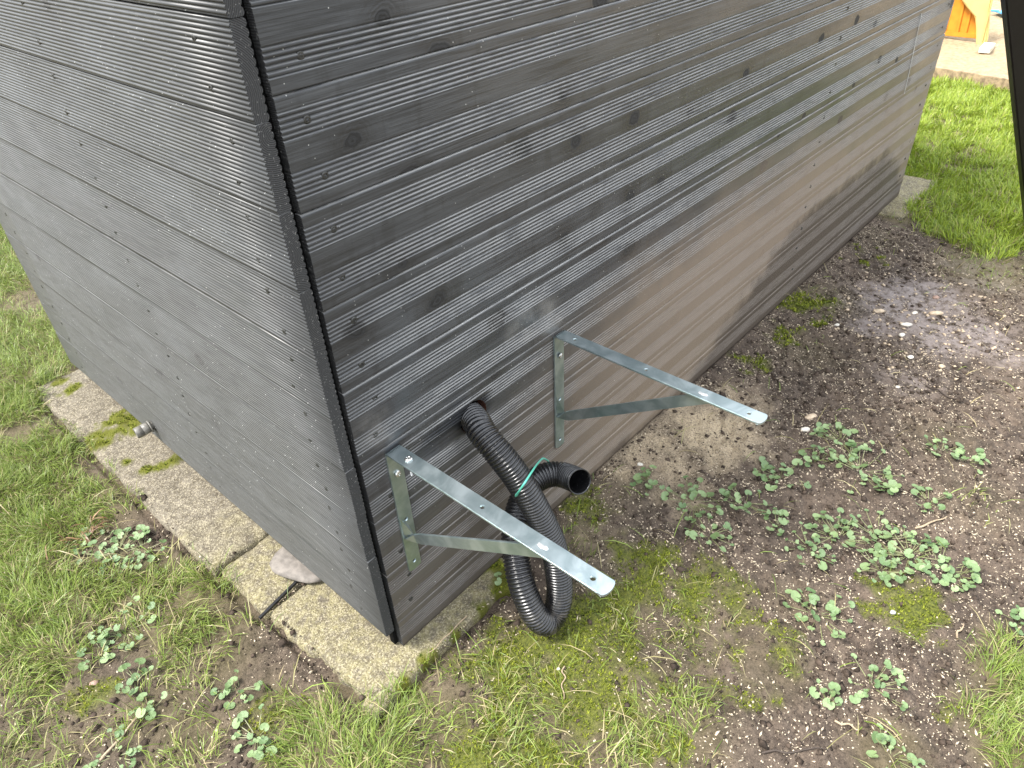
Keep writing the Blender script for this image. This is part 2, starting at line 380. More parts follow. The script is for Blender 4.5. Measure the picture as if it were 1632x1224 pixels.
def leaf_mat():
    k = NB('ivy_leaf'); r = k.rand(); P = k.n('ShaderNodeTexCoord').outputs['Object']
    c = k.mix(r, (0.075, 0.145, 0.045), (0.22, 0.31, 0.13))
    n = k.noise(P, 300, 3); c = k.mix(k.math('MULTIPLY', n, 0.3), c, (0.30, 0.38, 0.20))
    # pale veins fanning from the stalk
    k.fin(c, 0.36, k.bump(k.noise(P, 260, 2), 0.35, 0.0012), spec=0.55)
    ts = k.n('ShaderNodeBsdfTranslucent'); k.l(c, ts.inputs['Color'])
    ms = k.n('ShaderNodeMixShader'); ms.inputs[0].default_value = 0.18
    k.l(k.b.outputs[0], ms.inputs[1]); k.l(ts.outputs[0], ms.inputs[2]); k.l(ms.outputs[0], k.o.inputs[0])
    return k.m
M_LEAF = leaf_mat()
M_STEM = plain('plant_stem', (0.16, 0.17, 0.07), 0.5, nsc=100)
M_CRUMB = plain('soil_crumb', (0.060, 0.044, 0.033), 0.9, nsc=45, var=0.55, bmp=0.6, bd=0.001, spec=0.2)
M_SEED = plain('pale_seed_husk', (0.52, 0.43, 0.31), 0.6, nsc=60, var=0.3)
M_EDGE = plain('pit_edge_timber', (0.30, 0.22, 0.13), 0.8, nsc=30, var=0.4)
PEB_M = [plain('pebble_buff', (0.46, 0.36, 0.25), 0.6, nsc=80), plain('pebble_pale', (0.62, 0.58, 0.50), 0.55, nsc=80),
         plain('pebble_brown', (0.26, 0.17, 0.13), 0.6, nsc=80), plain('pebble_grey', (0.30, 0.29, 0.28), 0.6, nsc=80)]

# ------------------------------------------------------------------ zones of the ground (x, y, radius, weight), metres
GRASS = [(0.154, 2.553, 0.264, 1), (-0.012, 2.131, 0.286, 1), (-0.049, 1.787, 0.159, 0.9), (-0.171, 1.608, 0.142, 1), (-0.312, 1.245, 0.202, 1), (-0.19, 1.256, 0.144, 0.8), (-0.347, 0.966, 0.174, 1), (-0.207, 1.039, 0.129, 0.9), (-0.173, 0.923, 0.073, 0.6), (-0.438, 0.752, 0.149, 1), (-0.328, 0.674, 0.117, 0.8), (-0.242, 0.57, 0.099, 0.7), (-0.235, 0.407, 0.09, 0.8), (-0.157, 0.468, 0.081, 0.9), (-0.296, 0.431, 0.075, 0.5), (-0.18, 0.294, 0.073, 0.6), (-0.49, 0.571, 0.103, 0.7), (-0.505, 0.4, 0.105, 0.45), (-0.364, 0.293, 0.092, 0.45), (-0.231, 0.284, 0.07, 0.5), (-0.569, 0.382, 0.088, 0.5), (-0.361, 0.174, 0.073, 0.5), (-0.185, 0.122, 0.065, 0.4), (-0.167, 0.001, 0.085, 0.8), (-0.079, -0.044, 0.075, 0.8), (-0.003, -0.031, 0.053, 0.6), (-0.135, -0.111, 0.092, 0.9), (-0.025, -0.166, 0.083, 0.6), (-0.24, -0.022, 0.069, 0.8), (0.07, -0.139, 0.064, 0.4), (0.224, -0.19, 0.068, 0.3), (0.011, -0.264, 0.069, 0.35), (0.129, -0.348, 0.07, 0.6), (0.25, -0.30, 0.12, 0.35), (0.12, -0.20, 0.10, 0.4), (0.40, -0.35, 0.14, 0.3), (0.05, -0.28, 0.08, 0.6), (0.18, -0.44, 0.08, 0.6), (0.242, -0.384, 0.074, 0.4), (0.157, -0.471, 0.067, 0.5), (0.281, -0.528, 0.081, 0.5), (0.327, -0.444, 0.076, 0.35), (0.556, -0.443, 0.073, 0.25), (0.486, -0.591, 0.065, 0.3), (0.658, -0.566, 0.059, 0.2), (0.76, -0.959, 0.065, 1), (0.643, -0.955, 0.06, 0.8), (0.61, -1.005, 0.068, 1), (0.461, -0.829, 0.056, 0.5), (0.819, -0.923, 0.041, 0.6), (1.21, -0.777, 0.092, 0.15), (1.394, -0.637, 0.085, 0.2), (1.581, -0.193, 0.082, 0.25), (1.904, -0.098, 0.097, 0.3), (1.613, -0.116, 0.057, 0.3), (2.511, -0.482, 0.146, 0.6), (2.433, -0.418, 0.091, 0.4), (0.652, -0.057, 0.074, 0.2), (0.507, -0.107, 0.067, 0.3), (2.498, -0.587, 0.107, 0.4), (2.764, -0.062, 0.064, 0.8), (2.51, -0.075, 0.074, 0.2)]
MOSS = [(0.518, -0.293, 0.092, 1), (0.527, -0.383, 0.088, 1), (0.409, -0.266, 0.073, 1), (0.349, -0.34, 0.081, 1), (0.232, -0.267, 0.091, 1), (0.177, -0.179, 0.08, 1), (0.127, -0.119, 0.067, .7), (0.226, -0.365, 0.062, .7), (0.052, -0.257, 0.059, 0.8), (-0.015, -0.287, 0.056, .6), (0.053, -0.35, 0.067, .6), (0.303, -0.261, 0.069, 1), (0.066, -0.07, 0.054, 0.5), (0.422, -0.557, 0.063, 0.5), (0.407, -0.454, 0.079, 0.7), (0.817, -0.745, 0.067, 1), (0.817, -0.719, 0.045, 1), (0.507, -0.594, 0.053, 0.6), (0.615, -0.045, 0.055, 0.7), (1.837, -0.082, 0.079, 0.8), (1.624, -0.068, 0.059, 0.8), (1.429, -0.055, 0.054, 0.7), (2.306, -0.077, 0.076, 0.4), (-0.45, 0.415, 0.041, 0.6), (-0.231, 0.096, 0.05, 0.5), (0.603, -0.87, 0.018, 0.7), (0.206, -0.493, 0.046, 0.6), (0.523, -0.186, 0.049, 0.5)]
SOILNEG = [(-0.119, 0.244, 0.058, 0.7), (-0.119, 0.129, 0.061, 0.8), (-0.441, 0.405, 0.062, 0.7), (-0.38, 0.397, 0.056, 0.6), (-0.103, 0.005, 0.026, 0.4), (-0.099, 0.57, 0.036, 0.5), (-0.291, 0.834, 0.057, 0.5), (-0.119, 1.085, 0.069, 0.8), (0.157, 2.29, 0.124, 0.7), (-0.067, 1.477, 0.045, 0.5), (0.316, -0.624, 0.046, 0.6)]
SAND = [(1.044, -0.157, 0.107, 1), (1.099, -0.047, 0.07, 0.6), (0.788, -0.04, 0.08, 0.6), (0.881, -0.078, 0.102, 0.7), (0.79, -0.192, 0.075, 0.4), (1.214, -0.145, 0.071, 0.4), (0.535, -0.141, 0.067, 0.3)]
WET = [(2.057, -0.3, 0.128, 1), (2.164, -0.37, 0.131, 1), (1.974, -0.524, 0.144, 1), (1.93, -0.644, 0.083, 0.7), (1.857, -0.308, 0.074, 0.7), (2.421, -0.484, 0.107, 0.6), (1.633, -0.48, 0.076, 0.4)]
IVY = [(0.28, -0.04, 0.025, 1), (1.006, -0.368, 0.068, 1), (0.756, -0.12, 0.05, 1), (0.777, -0.245, 0.073, 1), (0.703, -0.33, 0.054, 1), (0.86, -0.346, 0.058, 1), (0.846, -0.434, 0.039, 1), (1.218, -0.437, 0.072, 1), (1.148, -0.517, 0.098, 1), (1.112, -0.413, 0.041, 1), (1.13, -0.575, 0.042, 1), (0.823, -0.522, 0.063, 1), (0.901, -0.563, 0.071, 1), (0.956, -0.63, 0.074, 1), (0.944, -0.704, 0.081, 1), (0.858, -0.672, 0.057, 1), (0.955, -0.767, 0.073, 1), (0.96, -0.806, 0.038, 1), (1.135, -0.685, 0.048, 1), (0.657, -0.614, 0.071, 1), (0.569, -0.756, 0.06, 1), (0.483, -0.706, 0.03, 1), (0.455, -0.831, 0.045, 1), (1.342, -0.653, 0.05, 1), (1.339, -0.714, 0.041, 1), (0.9, -0.93, 0.035, 1), (-0.200, 0.700, 0.068, 1), (-0.248, 0.736, 0.076, 1), (-0.263, 0.826, 0.05, 1), (-0.328, 0.511, 0.065, 1), (-0.386, 0.504, 0.045, 1), (-0.369, 0.379, 0.037, 1), (-0.241, 0.193, 0.045, 1), (-0.273, 0.074, 0.056, 1), (-0.469, 0.256, 0.052, 1), (-0.378, 0.29, 0.032, 1), (-0.342, 0.208, 0.0, 1)]
PEB = [(1.948, -0.276, 0.029, 1), (2.185, -0.391, 0.027, 1), (2.029, -0.369, 0.022, 1), (2.059, -0.428, 0.032, 1), (1.914, -0.377, 0.027, 1), (1.839, -0.386, 0.023, 1), (1.771, -0.203, 0.018, 1), (1.727, -0.449, 0.022, 1), (1.554, -0.47, 0.015, 1), (1.736, -0.537, 0.024, 1), (1.282, -0.328, 0.023, 1), (1.215, -0.341, 0.022, 1), (0.804, -0.069, 0.014, 1), (0.203, -0.274, 0.007, 1), (0.762, -0.729, 0.013, 1), (-0.429, 0.443, 0.017, 1)]

SLABMOSS = [(-.055, 1.588, .021), (-.041, 1.517, .025), (-.024, 1.511, .021), (-.096, 1.208, .027), (-.099, 1.168, .026), (-.015, 1.244, .031),
            (-.001, 1.192, .035), (-.002, 1.149, .027), (-.065, .954, .018), (-.025, .936, .021), (-.003, .936, .018), (-.082, 1.035, .014), (-.055, 1.193, .019), (0.03, 1.23, .03), (0.02, 0.93, .02), (.05, -.060, .016), (.13, -.066, .018), (.21, -.062, .018), (.28, -.055, .03), (.31, -.01, .022), (-.03, -.062, .016)]
LX, LY = 2.9494, 1.5474            # length of the long wall, length of the short wall

def blobs(x, y, B, p=2.0):
    a = np.zeros(np.shape(x))
    for bx, by, br, bw in B:
        if br <= 0: continue
        d2 = ((x - bx) ** 2 + (y - by) ** 2) / (br * br)
        a = np.maximum(a, bw * np.exp(-d2 ** 1.5 * 0.55))
    return a
def edge_lawn(y):   # x beyond which the lawn starts, on the long side of the box
    return np.interp(y, [-3, -.9, -.54, -.43, -.3, -.17, -.05, .1, 3], [2.9, 2.8, 2.70, 2.60, 2.62, 2.70, 2.86, 3.0, 2.95])
def pit_side(x, y):  # >0 inside the sand pit
    return (x - 5.0) - 0.185 * (y - 0.26)
def zones(x, y):
    n = fbm(x, y, 9.0, 3, 1) - .5
    n2 = fbm(x, y, 28.0, 3, 3) - .5
    g = blobs(x, y, GRASS)
    lawn = sst(-.06, .06, x - edge_lawn(y) + .5 * n * .4) * (1 - sst(-.05, .0, pit_side(x, y)))
    lawn = np.where(y > 2.6, 1.0, lawn)
    behind = sst(1.62, 1.75, y + n * .1)
    left = sst(-.34, -.48, x) * sst(.55, .75, y) 
    far = np.where(x < -.62, .65, 0) + np.where(y < -1.15, .6, 0)
    g = np.maximum.reduce([g, lawn, behind * (x < 3.2), left * .9, np.minimum(far, .7)])
    neg = blobs(x, y, SOILNEG)
    g = g * (1 - .92 * neg)
    m = blobs(x, y, MOSS); s = blobs(x, y, SAND); w_ = blobs(x, y, WET)
    pit = sst(-.01, .02, pit_side(x, y)) * (y < 2.6)
    return dict(grass=np.clip(g, 0, 1), lawn=lawn, moss=np.clip((m * 1.05 - .22 + (n2 * 2.2 + n * 1.6) * (m > .06)), 0, 1), sand=np.clip(s + n2 * (s > .1), 0, 1),
                wet=np.clip(w_ * 1.2 + n * 1.2 * (w_ > .08), 0, 1), pit=pit)
SLABS = [(-.122, .22, .497, 1.622), (-.112, .24, .306, .490), (-.098, .330, -.066, .298)]
def on_slab(x, y, e=0.0):
    r = np.zeros(np.shape(x), bool)
    for a, b_, c, d in SLABS: r |= (x > a - e) & (x < b_ + e) & (y > c - e) & (y < d + e)
    return r
def in_box(x, y): return (x > .0) & (x < LX) & (y > .0) & (y < LY)
def gz(x, y):
    z = -.016 + (fbm(x, y, 2.2, 3, 2) - .5) * .030 + (fbm(x, y, 14.0, 3, 4) - .5) * .016
    near = np.exp(-((x + .3) ** 2 + (y + .1) ** 2) / 8.0)
    rgh = (fbm(x, y, 55.0, 4, 5) - .5) * (.014 + .010 * (x > .35)) + np.maximum(0, fbm(x, y, 120.0, 2, 6) - .62) * .02
    w_ = blobs(x, y, WET)
    z = z + rgh * (1 - .80 * w_) - .010 * w_
    # level against the box and slabs
    k = np.exp(-(np.maximum(0, np.abs(y + .0)) / .12) ** 2) * (x > .3) * (x < LX + .2)
    z = z * (1 - .6 * k) - .002 * k
    sl = on_slab(x, y, .02)
    z = np.where(sl, -.030, z)
    pit = sst(-.005, .01, pit_side(x, y)) * (y < 2.6)
    z = z * (1 - pit) + pit * (.038 + (fbm(x, y, 9.0, 4, 6) - .5) * .035)
    return z

# ------------------------------------------------------------------ ground: one sheet, fine near the camera, out to the horizon
def axis(lo, f0, f1, hi, step, mid):
    a = [f0]
    while a[-1] < f1: a.append(a[-1] + step)
    s = step
    while a[-1] < mid: s = min(s * 1.05, .035); a.append(a[-1] + s)
    while a[-1] < hi: s *= 1.25; a.append(a[-1] + s)
    s = step; b_ = [f0]
    while b_[-1] > lo: s *= 1.18; b_.append(b_[-1] - s)
    return np.array(b_[:0:-1] + a)
gx = axis(-60, -.85, 2.75, 70, .0075, 9.0)
gy = axis(-60, -1.25, .32, 70, .0075, 3.2)
GX, GY = np.meshgrid(gx, gy, indexing='ij')
Zn = zones(GX, GY)
V = np.stack([GX.ravel(), GY.ravel(), gz(GX, GY).ravel()], 1)
idx = np.arange(len(V)).reshape(GX.shape)
Q = np.stack([idx[:-1, :-1], idx[1:, :-1], idx[1:, 1:], idx[:-1, 1:]], -1).reshape(-1, 4)
gm = big_mesh('garden_ground', V, Q, {k: Zn[k].ravel() for k in ('grass', 'moss', 'sand', 'wet', 'pit')}, smooth=True)
ground = link('garden_ground', gm, M_GROUND); setp(ground, kind='structure')
ground['label'] = 'bare brown garden soil with pale grit, mud and thin grass around the clad box'

# ------------------------------------------------------------------ concrete slabs
def make_slab(x0, x1, y0, y1, zt, th, mat, seed, step=.009, rag=.006, tilt=(0, 0)):
    nx, ny = max(6, int((x1 - x0) / step)), max(6, int((y1 - y0) / step))
    xs = np.linspace(x0, x1, nx); ys = np.linspace(y0, y1, ny)
    X, Y = np.meshgrid(xs, ys, indexing='ij')
    dx = np.minimum(X - x0, x1 - X); dy = np.minimum(Y - y0, y1 - Y); de = np.minimum(dx, dy)
    # ragged outline
    jx = (vn(Y, X * 0, 18, seed) - .5) * rag * 2 + (vn(Y, X * 0, 70, seed + 1) - .5) * rag
    jy = (vn(X, Y * 0, 18, seed + 2) - .5) * rag * 2
    ex = np.exp(-dx / .02); ey = np.exp(-dy / .02)
    Xj = X + jx * ex; Yj = Y + jy * ey
    Z = zt + (fbm(X, Y, 12, 4, seed) - .5) * .006 + (fbm(X, Y, 80, 3, seed + 3) - .5) * .005 - np.maximum(0, vn(X, Y, 26, seed + 1) - .78) * .03
    Z = Z - .007 * np.exp(-(de / .007) ** 2) + tilt[0] * (X - x0) + tilt[1] * (Y - y0)
    V = np.stack([Xj.ravel(), Yj.ravel(), Z.ravel()], 1); id_ = np.arange(nx * ny).reshape(nx, ny)
    Q = np.stack([id_[:-1, :-1], id_[1:, :-1], id_[1:, 1:], id_[:-1, 1:]], -1).reshape(-1, 4)
    ring = np.concatenate([id_[:, 0], id_[-1, 1:], id_[-2::-1, -1], id_[0, -2:0:-1]])
    low = V[ring].copy(); low[:, 2] = zt - th
    low[:, :2] = low[:, :2]
    n0 = len(V); m = len(ring)
    V = np.vstack([V, low]); a = np.arange(m); b_ = (a + 1) % m
    S = np.stack([ring[a], n0 + a, n0 + b_, ring[b_]], 1)
    mo = np.zeros(len(V))
    for bx, by, br in SLABMOSS:
        mo = np.maximum(mo, np.exp(-(((V[:, 0] - bx) ** 2 + (V[:, 1] - by) ** 2) / (br * 1.25) ** 2) ** 1.4))
    mo = np.clip(sst(.18, .75, mo + (fbm(V[:, 0], V[:, 1], 60, 3, 2) - .5) * 1.7 * (mo > .05)), 0, 1)
    me = big_mesh('paving_slab', V, np.vstack([Q, S]), {'moss': mo}, smooth=True)
    return link('paving_slab', me, mat)
slab_labels = ['long grey-brown concrete slab with dark moss patches, below the pipe stub on the short side',
               'small square yellowish concrete slab between two joints, half under the flat grey stone',
               'yellow lichen-covered concrete slab under the front corner of the box']
for i, (a, b_, c, d) in enumerate(SLABS):
    o = make_slab(a, b_ if i < 2 else b_, c, d, (.001, -.002, 0.0)[i], .05, M_SLAB, i * 2 + 1, rag=(.004, .006, .014)[i])
    setp(o, slab_labels[i], 'paving slab', 'concrete slabs under the box')
o = make_slab(2.72, 3.22, -.085, .12, .004, .05, M_SLAB, 2, step=.02, rag=.012)
setp(o, 'mossy concrete slab under the far end of the long side, beside the lawn', 'paving slab', 'concrete slabs under the box')

# flat round stone wedged under the short side, and the dark strip in the slab joint
def blob_stone(name, c, r, seed, mat, flat=True, sub=3):
    bm = bmesh.new(); bmesh.ops.create_icosphere(bm, subdivisions=sub, radius=1.0)
    rs = np.random.default_rng(seed); ph = rs.random(6) * TAU
    for v in bm.verts:
        q = v.co; k = 1 + .10 * math.sin(2.1 * q.x * 2 + ph[0]) + .09 * math.sin(3 * q.y + ph[1]) + .05 * math.sin(5 * q.z + 4 * q.x + ph[2])
        z = q.z
        if flat: z = max(-1, min(1, z * 1.9))
        v.co = Vector((q.x * r[0] * k, q.y * r[1] * k, z * r[2]))
    me = bpy.data.meshes.new(name); bm.to_mesh(me); bm.free()
    me.polygons.foreach_set('use_smooth', [True] * len(me.polygons))
    o = link(name, me, mat); o.location = c; o.rotation_euler = (0, 0, rs.random() * TAU)
    return o
o = blob_stone('flat_stone', (.045, .345, .010), (.075, .078, .011), 5, M_STONE); o.rotation_euler = (0, 0, .3)
setp(o, 'flat grey-brown rounded stone poking out from under the short side of the box', 'stone')
o = link('rubber_strip', None or mesh_from('rubber_strip', [(-.06, -.003, 0), (.06, -.003, 0), (.06, .003, 0), (-.06, .003, 0), (-.06, -.003, .006), (.06, -.003, .006), (.06, .003, .006), (-.06, .003, .006)],
    [(0, 3, 2, 1), (4, 5, 6, 7), (0, 1, 5, 4), (1, 2, 6, 5), (2, 3, 7, 6), (3, 0, 4, 7)]), M_POST)
o.location = (-.066, .301, .001); o.rotation_euler = (0, 0, .18)
setp(o, 'thin dark grey strip lying in the joint between two yellowish slabs', 'strip')

# ------------------------------------------------------------------ the clad box
box = empty('clad_box', (0, 0, 0))
setp(box, 'black stained timber-clad box with ribbed decking boards on both visible sides', 'garden box')

def board(name, prof, back, x0, x1, z0, axis, mats, parent, seed, nseg=9, wob=.0005, bow=0.0):
    """prof: (height, depth) bottom to top on the face; back: top to bottom behind; extruded along x (axis 0) or y (axis 1)."""
    rs = np.random.default_rng(seed)
    loop = prof + back; n = len(loop)
    V = []; 
    ts = np.linspace(0, 1, nseg + 1)
    wz = np.interp(ts, np.linspace(0, 1, 6), rs.normal(0, wob, 6)); wd = np.interp(ts, np.linspace(0, 1, 5), rs.normal(0, wob * .7, 5))
    for i, t in enumerate(ts):
        L = x0 + (x1 - x0) * t
        for h, d in loop:
            z = z0 + h + wz[i] + bow * math.sin(math.pi * t); dd = d + wd[i]
            V.append((L, dd, z) if axis == 0 else (dd, L, z))
    zc = z0 + .06; V = [(a, b_, c - zc) for a, b_, c in V]
    F = []; fm = []
    for i in range(nseg):
        for j in range(n):
            a, b_ = i * n + j, i * n + (j + 1) % n
            F.append((a, a + n, b_ + n, b_) if axis == 1 else (b_, b_ + n, a + n, a)); fm.append(0)
    e0 = tuple(range(n)); e1 = tuple(nseg * n + j for j in range(n))
    F.append(e0 if axis == 1 else e0[::-1]); fm.append(1); F.append(e1[::-1] if axis == 1 else e1); fm.append(1)
    me = bpy.data.meshes.new(name); me.from_pydata(V, [], F); me.update()
    for m in mats: me.materials.append(m)
    me.polygons.foreach_set('material_index', fm)
    me.polygons.foreach_set('use_smooth', [m == 0 for m in fm])
    me.update()
    o = bpy.data.objects.new(name, me); COL.objects.link(o); o.parent = parent; o.location = (0, 0, zc)
    return o

def prof_wide(w, cut=0.0):
    """145 mm board: flat, 5 ridges, flat, 5 ridges, flat; cut removes the lower part."""
    P = []
    def ridges(a, b_, n=5):
        p = (b_ - a) / n; out = []
        for i in range(n):
            for f, dp in ((0.0, .0026), (.12, .0022), (.20, .0005), (.27, 0), (.62, 0), (.74, .0004), (.88, .0017)):
                out.append((a + (i + f) * p, dp))
        out += [(b_, .0026), (b_ + .0007, .0003), (b_ + .0013, 0), (b_ + .0022, 0)]
        return [(a - .0022, 0), (a - .0013, 0), (a - .0007, .0003)] + out
    P += [(0, .024), (0, .0016), (.0004, .0007), (.0012, .0001), (.0020, 0), (.0032, 0)]
    g = [(.0190, .0520), (.0920, .1250)]
    P += [(.011, 0)] + ridges(*g[0]) + [(.072, 0)] + ridges(*g[1]) + [(w - .0050, 0), (w - .0034, .0), (w - .0022, .0003), (w - .0010, .0011), (w - .0002, .0022), (w, .0032)]
    if cut > 0:
        Q_ = [(h, d) for h, d in P if h > cut + .001]
        P = [(cut, .024), (cut, .0005)] + Q_
    top = P[-1]
    return P, [(top[0], .024)]
def prof_fine(w, n=18, scal=11):
    P = [(0, .004), (.0012, .0008)]
    a, b_ = .0022, w - .0030; p = (b_ - a) / n
    for i in range(n):
        for f, dp in ((0.0, .0021), (.12, .0018), (.22, .0004), (.31, 0), (.55, 0), (.70, .0004), (.87, .0015)):
            P.append((a + (i + f) * p, dp))
    P += [(b_, .0014), (w - .0018, .0006), (w - .0004, .0024), (w, .0045)]
    B = [(w, .0188)]
    q = w / scal
    for i in range(scal):
        t = w - i * q
        B += [(t - q * .05, .0188), (t - q * .14, .0203), (t - q * .32, .0212), (t - q * .55, .0214), (t - q * .80, .0208), (t - q * .94, .0196)]
    B += [(0, .0188)]
    return P, B

# long wall (faces -Y)
PW = .145
lw = empty('long_wall'); lw.parent = box
LZ = [.0799 + PW * k for k in range(0, 10)]
hole_c, hole_r = (.2935, .4475), .0345
PR, BK = prof_wide(PW - .0016)
for k in range(-1, 9):
    z0 = .0799 + PW * k
    zb = z0
    if k == -1:
        pr, bk = prof_wide(PW - .0016, cut=PW - .0799)
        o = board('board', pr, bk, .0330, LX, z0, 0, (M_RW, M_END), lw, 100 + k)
    else:
        x0 = .0325 + random.uniform(-.0012, .0012)
        gap = .0020 if k == 7 else 0.0
        pr = PR if not gap else prof_wide(PW - .0016 - gap)[0]
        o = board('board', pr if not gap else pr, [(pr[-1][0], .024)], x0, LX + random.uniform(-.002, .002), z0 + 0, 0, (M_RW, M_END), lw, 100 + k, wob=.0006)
    if z0 < hole_c[1] < z0 + PW:
        # drill the hole for the hose
        bm = bmesh.new()
        bmesh.ops.create_cone(bm, cap_ends=True, segments=40, radius1=hole_r, radius2=hole_r, depth=.12,
                              matrix=Matrix.Translation((hole_c[0], 0, hole_c[1])) @ Matrix.Rotation(math.pi / 2, 4, 'X'))
        cm = bpy.data.meshes.new('cutter'); bm.to_mesh(cm); bm.free()
        co = bpy.data.objects.new('cutter', cm); COL.objects.link(co)
        md = o.modifiers.new('hole', 'BOOLEAN'); md.operation = 'DIFFERENCE'; md.object = co; md.solver = 'EXACT'
        bpy.context.view_layer.update()
        dg = bpy.context.evaluated_depsgraph_get()
        nm = bpy.data.meshes.new_from_object(o.evaluated_get(dg))
        o.modifiers.clear(); o.data = nm
        bpy.data.objects.remove(co, do_unlink=True)
        nm.materials.append(M_INNER); ii = len(nm.materials) - 1
        for p_ in nm.polygons:
            c_ = p_.center; rr = math.hypot(c_.x - hole_c[0], c_.z + o.location.z - hole_c[1])
            if abs(p_.normal.y) < .2 and abs(rr - hole_r) < .0012: p_.material_index = ii; p_.use_smooth = False
# short wall (faces -X)
sw = empty('short_wall'); sw.parent = box
PL = .1107
PF, BF = prof_fine(PL - .0010)
for k in range(-1, 11):
    z0 = .1853 + PL * k
    if k == -1:
        pf, bf = prof_fine(.1168 - .0010); z0 = .0685
    else: pf, bf = PF, BF
    y0 = random.uniform(-.0012, .0008)
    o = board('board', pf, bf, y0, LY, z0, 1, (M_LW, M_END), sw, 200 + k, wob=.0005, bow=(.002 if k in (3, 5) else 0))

def box_mesh(name, a, b_, mat, parent=None, bev=0.0):
    bm = bmesh.new(); bmesh.ops.create_cube(bm, size=1.0)
    for v in bm.verts: v.co = Vector([(a[i] + b_[i]) / 2 + v.co[i] * (b_[i] - a[i]) for i in range(3)])
    if bev: bmesh.ops.bevel(bm, geom=bm.edges[:], offset=bev, segments=2, affect='EDGES')
    me = bpy.data.meshes.new(name); bm.to_mesh(me); bm.free(); return link(name, me, mat, parent)
box_mesh('inner_frame', (.034, .0262, -.02), (LX - .01, LY - .01, 1.380), M_BLACK, box)
box_mesh('membrane', (.0222, .0125, .006), (.0305, .0268, 1.380), M_BLACK, box)
box_mesh('roof_panel', (.001, .001, 1.404), (LX, LY, 1.424), M_POST, box, .003)

# screws with a cross recess
def screw_head_mesh(name, r, dome=.0012, depth=.0012):
    bm = bmesh.new(); N = 20
    a, l = r * .17, r * .55
    cross = [(a, a), (a, l), (-a, l), (-a, a), (-l, a), (-l, -a), (-a, -a), (-a, -l), (a, -l), (a, -a), (l, -a), (l, a)]
    top = [bm.verts.new((x, y, dome)) for x, y in cross]
    bot = [bm.verts.new((x * .7, y * .7, dome - depth)) for x, y in cross]
    rim = [bm.verts.new((r * .78 * math.cos(TAU * i / N), r * .78 * math.sin(TAU * i / N), dome * .85)) for i in range(N)]
    out_ = [bm.verts.new((r * math.cos(TAU * i / N), r * math.sin(TAU * i / N), 0)) for i in range(N)]
    low = [bm.verts.new((r * math.cos(TAU * i / N), r * math.sin(TAU * i / N), -.002)) for i in range(N)]
    for R1, R2 in ((top, bot), (low, out_), (out_, rim)):
        n = len(R1)
        for i in range(n):
            bm.faces.new((R1[i], R1[(i + 1) % n], R2[(i + 1) % n], R2[i]))
    bm.faces.new(bot)
    es = [bm.edges.new((top[i], top[(i + 1) % 12])) if bm.edges.get((top[i], top[(i + 1) % 12])) is None else bm.edges.get((top[i], top[(i + 1) % 12])) for i in range(12)]
    es += [bm.edges.get((rim[i], rim[(i + 1) % N])) for i in range(N)]
    bmesh.ops.triangle_fill(bm, edges=es, use_beauty=True, normal=(0, 0, 1))
    bmesh.ops.recalc_face_normals(bm, faces=bm.faces[:])
    me = bpy.data.meshes.new(name); bm.to_mesh(me); bm.free(); return me
SH = screw_head_mesh('screw', .0055); SH.materials.append(M_SCREWD)
SHL = screw_head_mesh('screw', .0045); SHL.materials.append(M_SCREWD)
for xc in (.075, 1.833, 2.885):
    for k in range(0, 9):
        for dz in (.034, .108):
            z = .0799 + PW * k + dz + random.uniform(-.004, .004)
            if z > 1.37: continue
            o = bpy.data.objects.new('screw', SH); COL.objects.link(o); o.parent = lw
            o.location = (xc + random.uniform(-.005, .005) + (.012 if dz > .1 and xc < .1 and k < 4 else 0), .0009, z)
            o.rotation_euler = (math.pi / 2, random.uniform(0, 1.5), 0)
for yc in (.078, .62, 1.42):
    for k in range(-1, 11):
        for dz in (.026, .083):
            z = .1853 + PL * k + dz + random.uniform(-.004, .004)
            o = bpy.data.objects.new('screw', SHL); COL.objects.link(o); o.parent = sw
            o.location = (.0009, yc + random.uniform(-.012, .012), z)
            o.rotation_euler = (0, -math.pi / 2, 0); 

# ------------------------------------------------------------------ steel shelf brackets
def plate_2d(outline, holes, th, N=18):
    """flat plate in the u,v plane with countersunk holes; returns bmesh, thickness along -w (third axis)."""
    bm = bmesh.new()
    def loop(pts, z): return [bm.verts.new((p[0], p[1], z)) for p in pts]
    def circ(c, r): return [(c[0] + r * math.cos(TAU * i / N), c[1] + r * math.sin(TAU * i / N)) for i in range(N)]
    def edges(L):
        o_ = []
        for i in range(len(L)):
            e = bm.edges.get((L[i], L[(i + 1) % len(L)])) or bm.edges.new((L[i], L[(i + 1) % len(L)])); o_.append(e)
        return o_
    T, B = loop(outline, 0), loop(outline, -th)
    te, be = edges(T), edges(B)
    n = len(outline)
    hs = []
    for c, r in holes:
        a, m_, b_ = loop(circ(c, r * 1.28), 0), loop(circ(c, r), -th * .45), loop(circ(c, r), -th)
        te += edges(a); be += edges(b_)
        hs += [(a, m_), (m_, b_)]
    bmesh.ops.triangle_fill(bm, edges=te, use_beauty=True, normal=(0, 0, 1))
    bmesh.ops.triangle_fill(bm, edges=be, use_beauty=True, normal=(0, 0, -1))
    for i in range(n): bm.faces.new((T[i], T[(i + 1) % n], B[(i + 1) % n], B[i]))
    for a, b_ in hs:
        for i in range(N): bm.faces.new((a[i], a[(i + 1) % N], b_[(i + 1) % N], b_[i]))
    bmesh.ops.recalc_face_normals(bm, faces=bm.faces[:])
    return bm
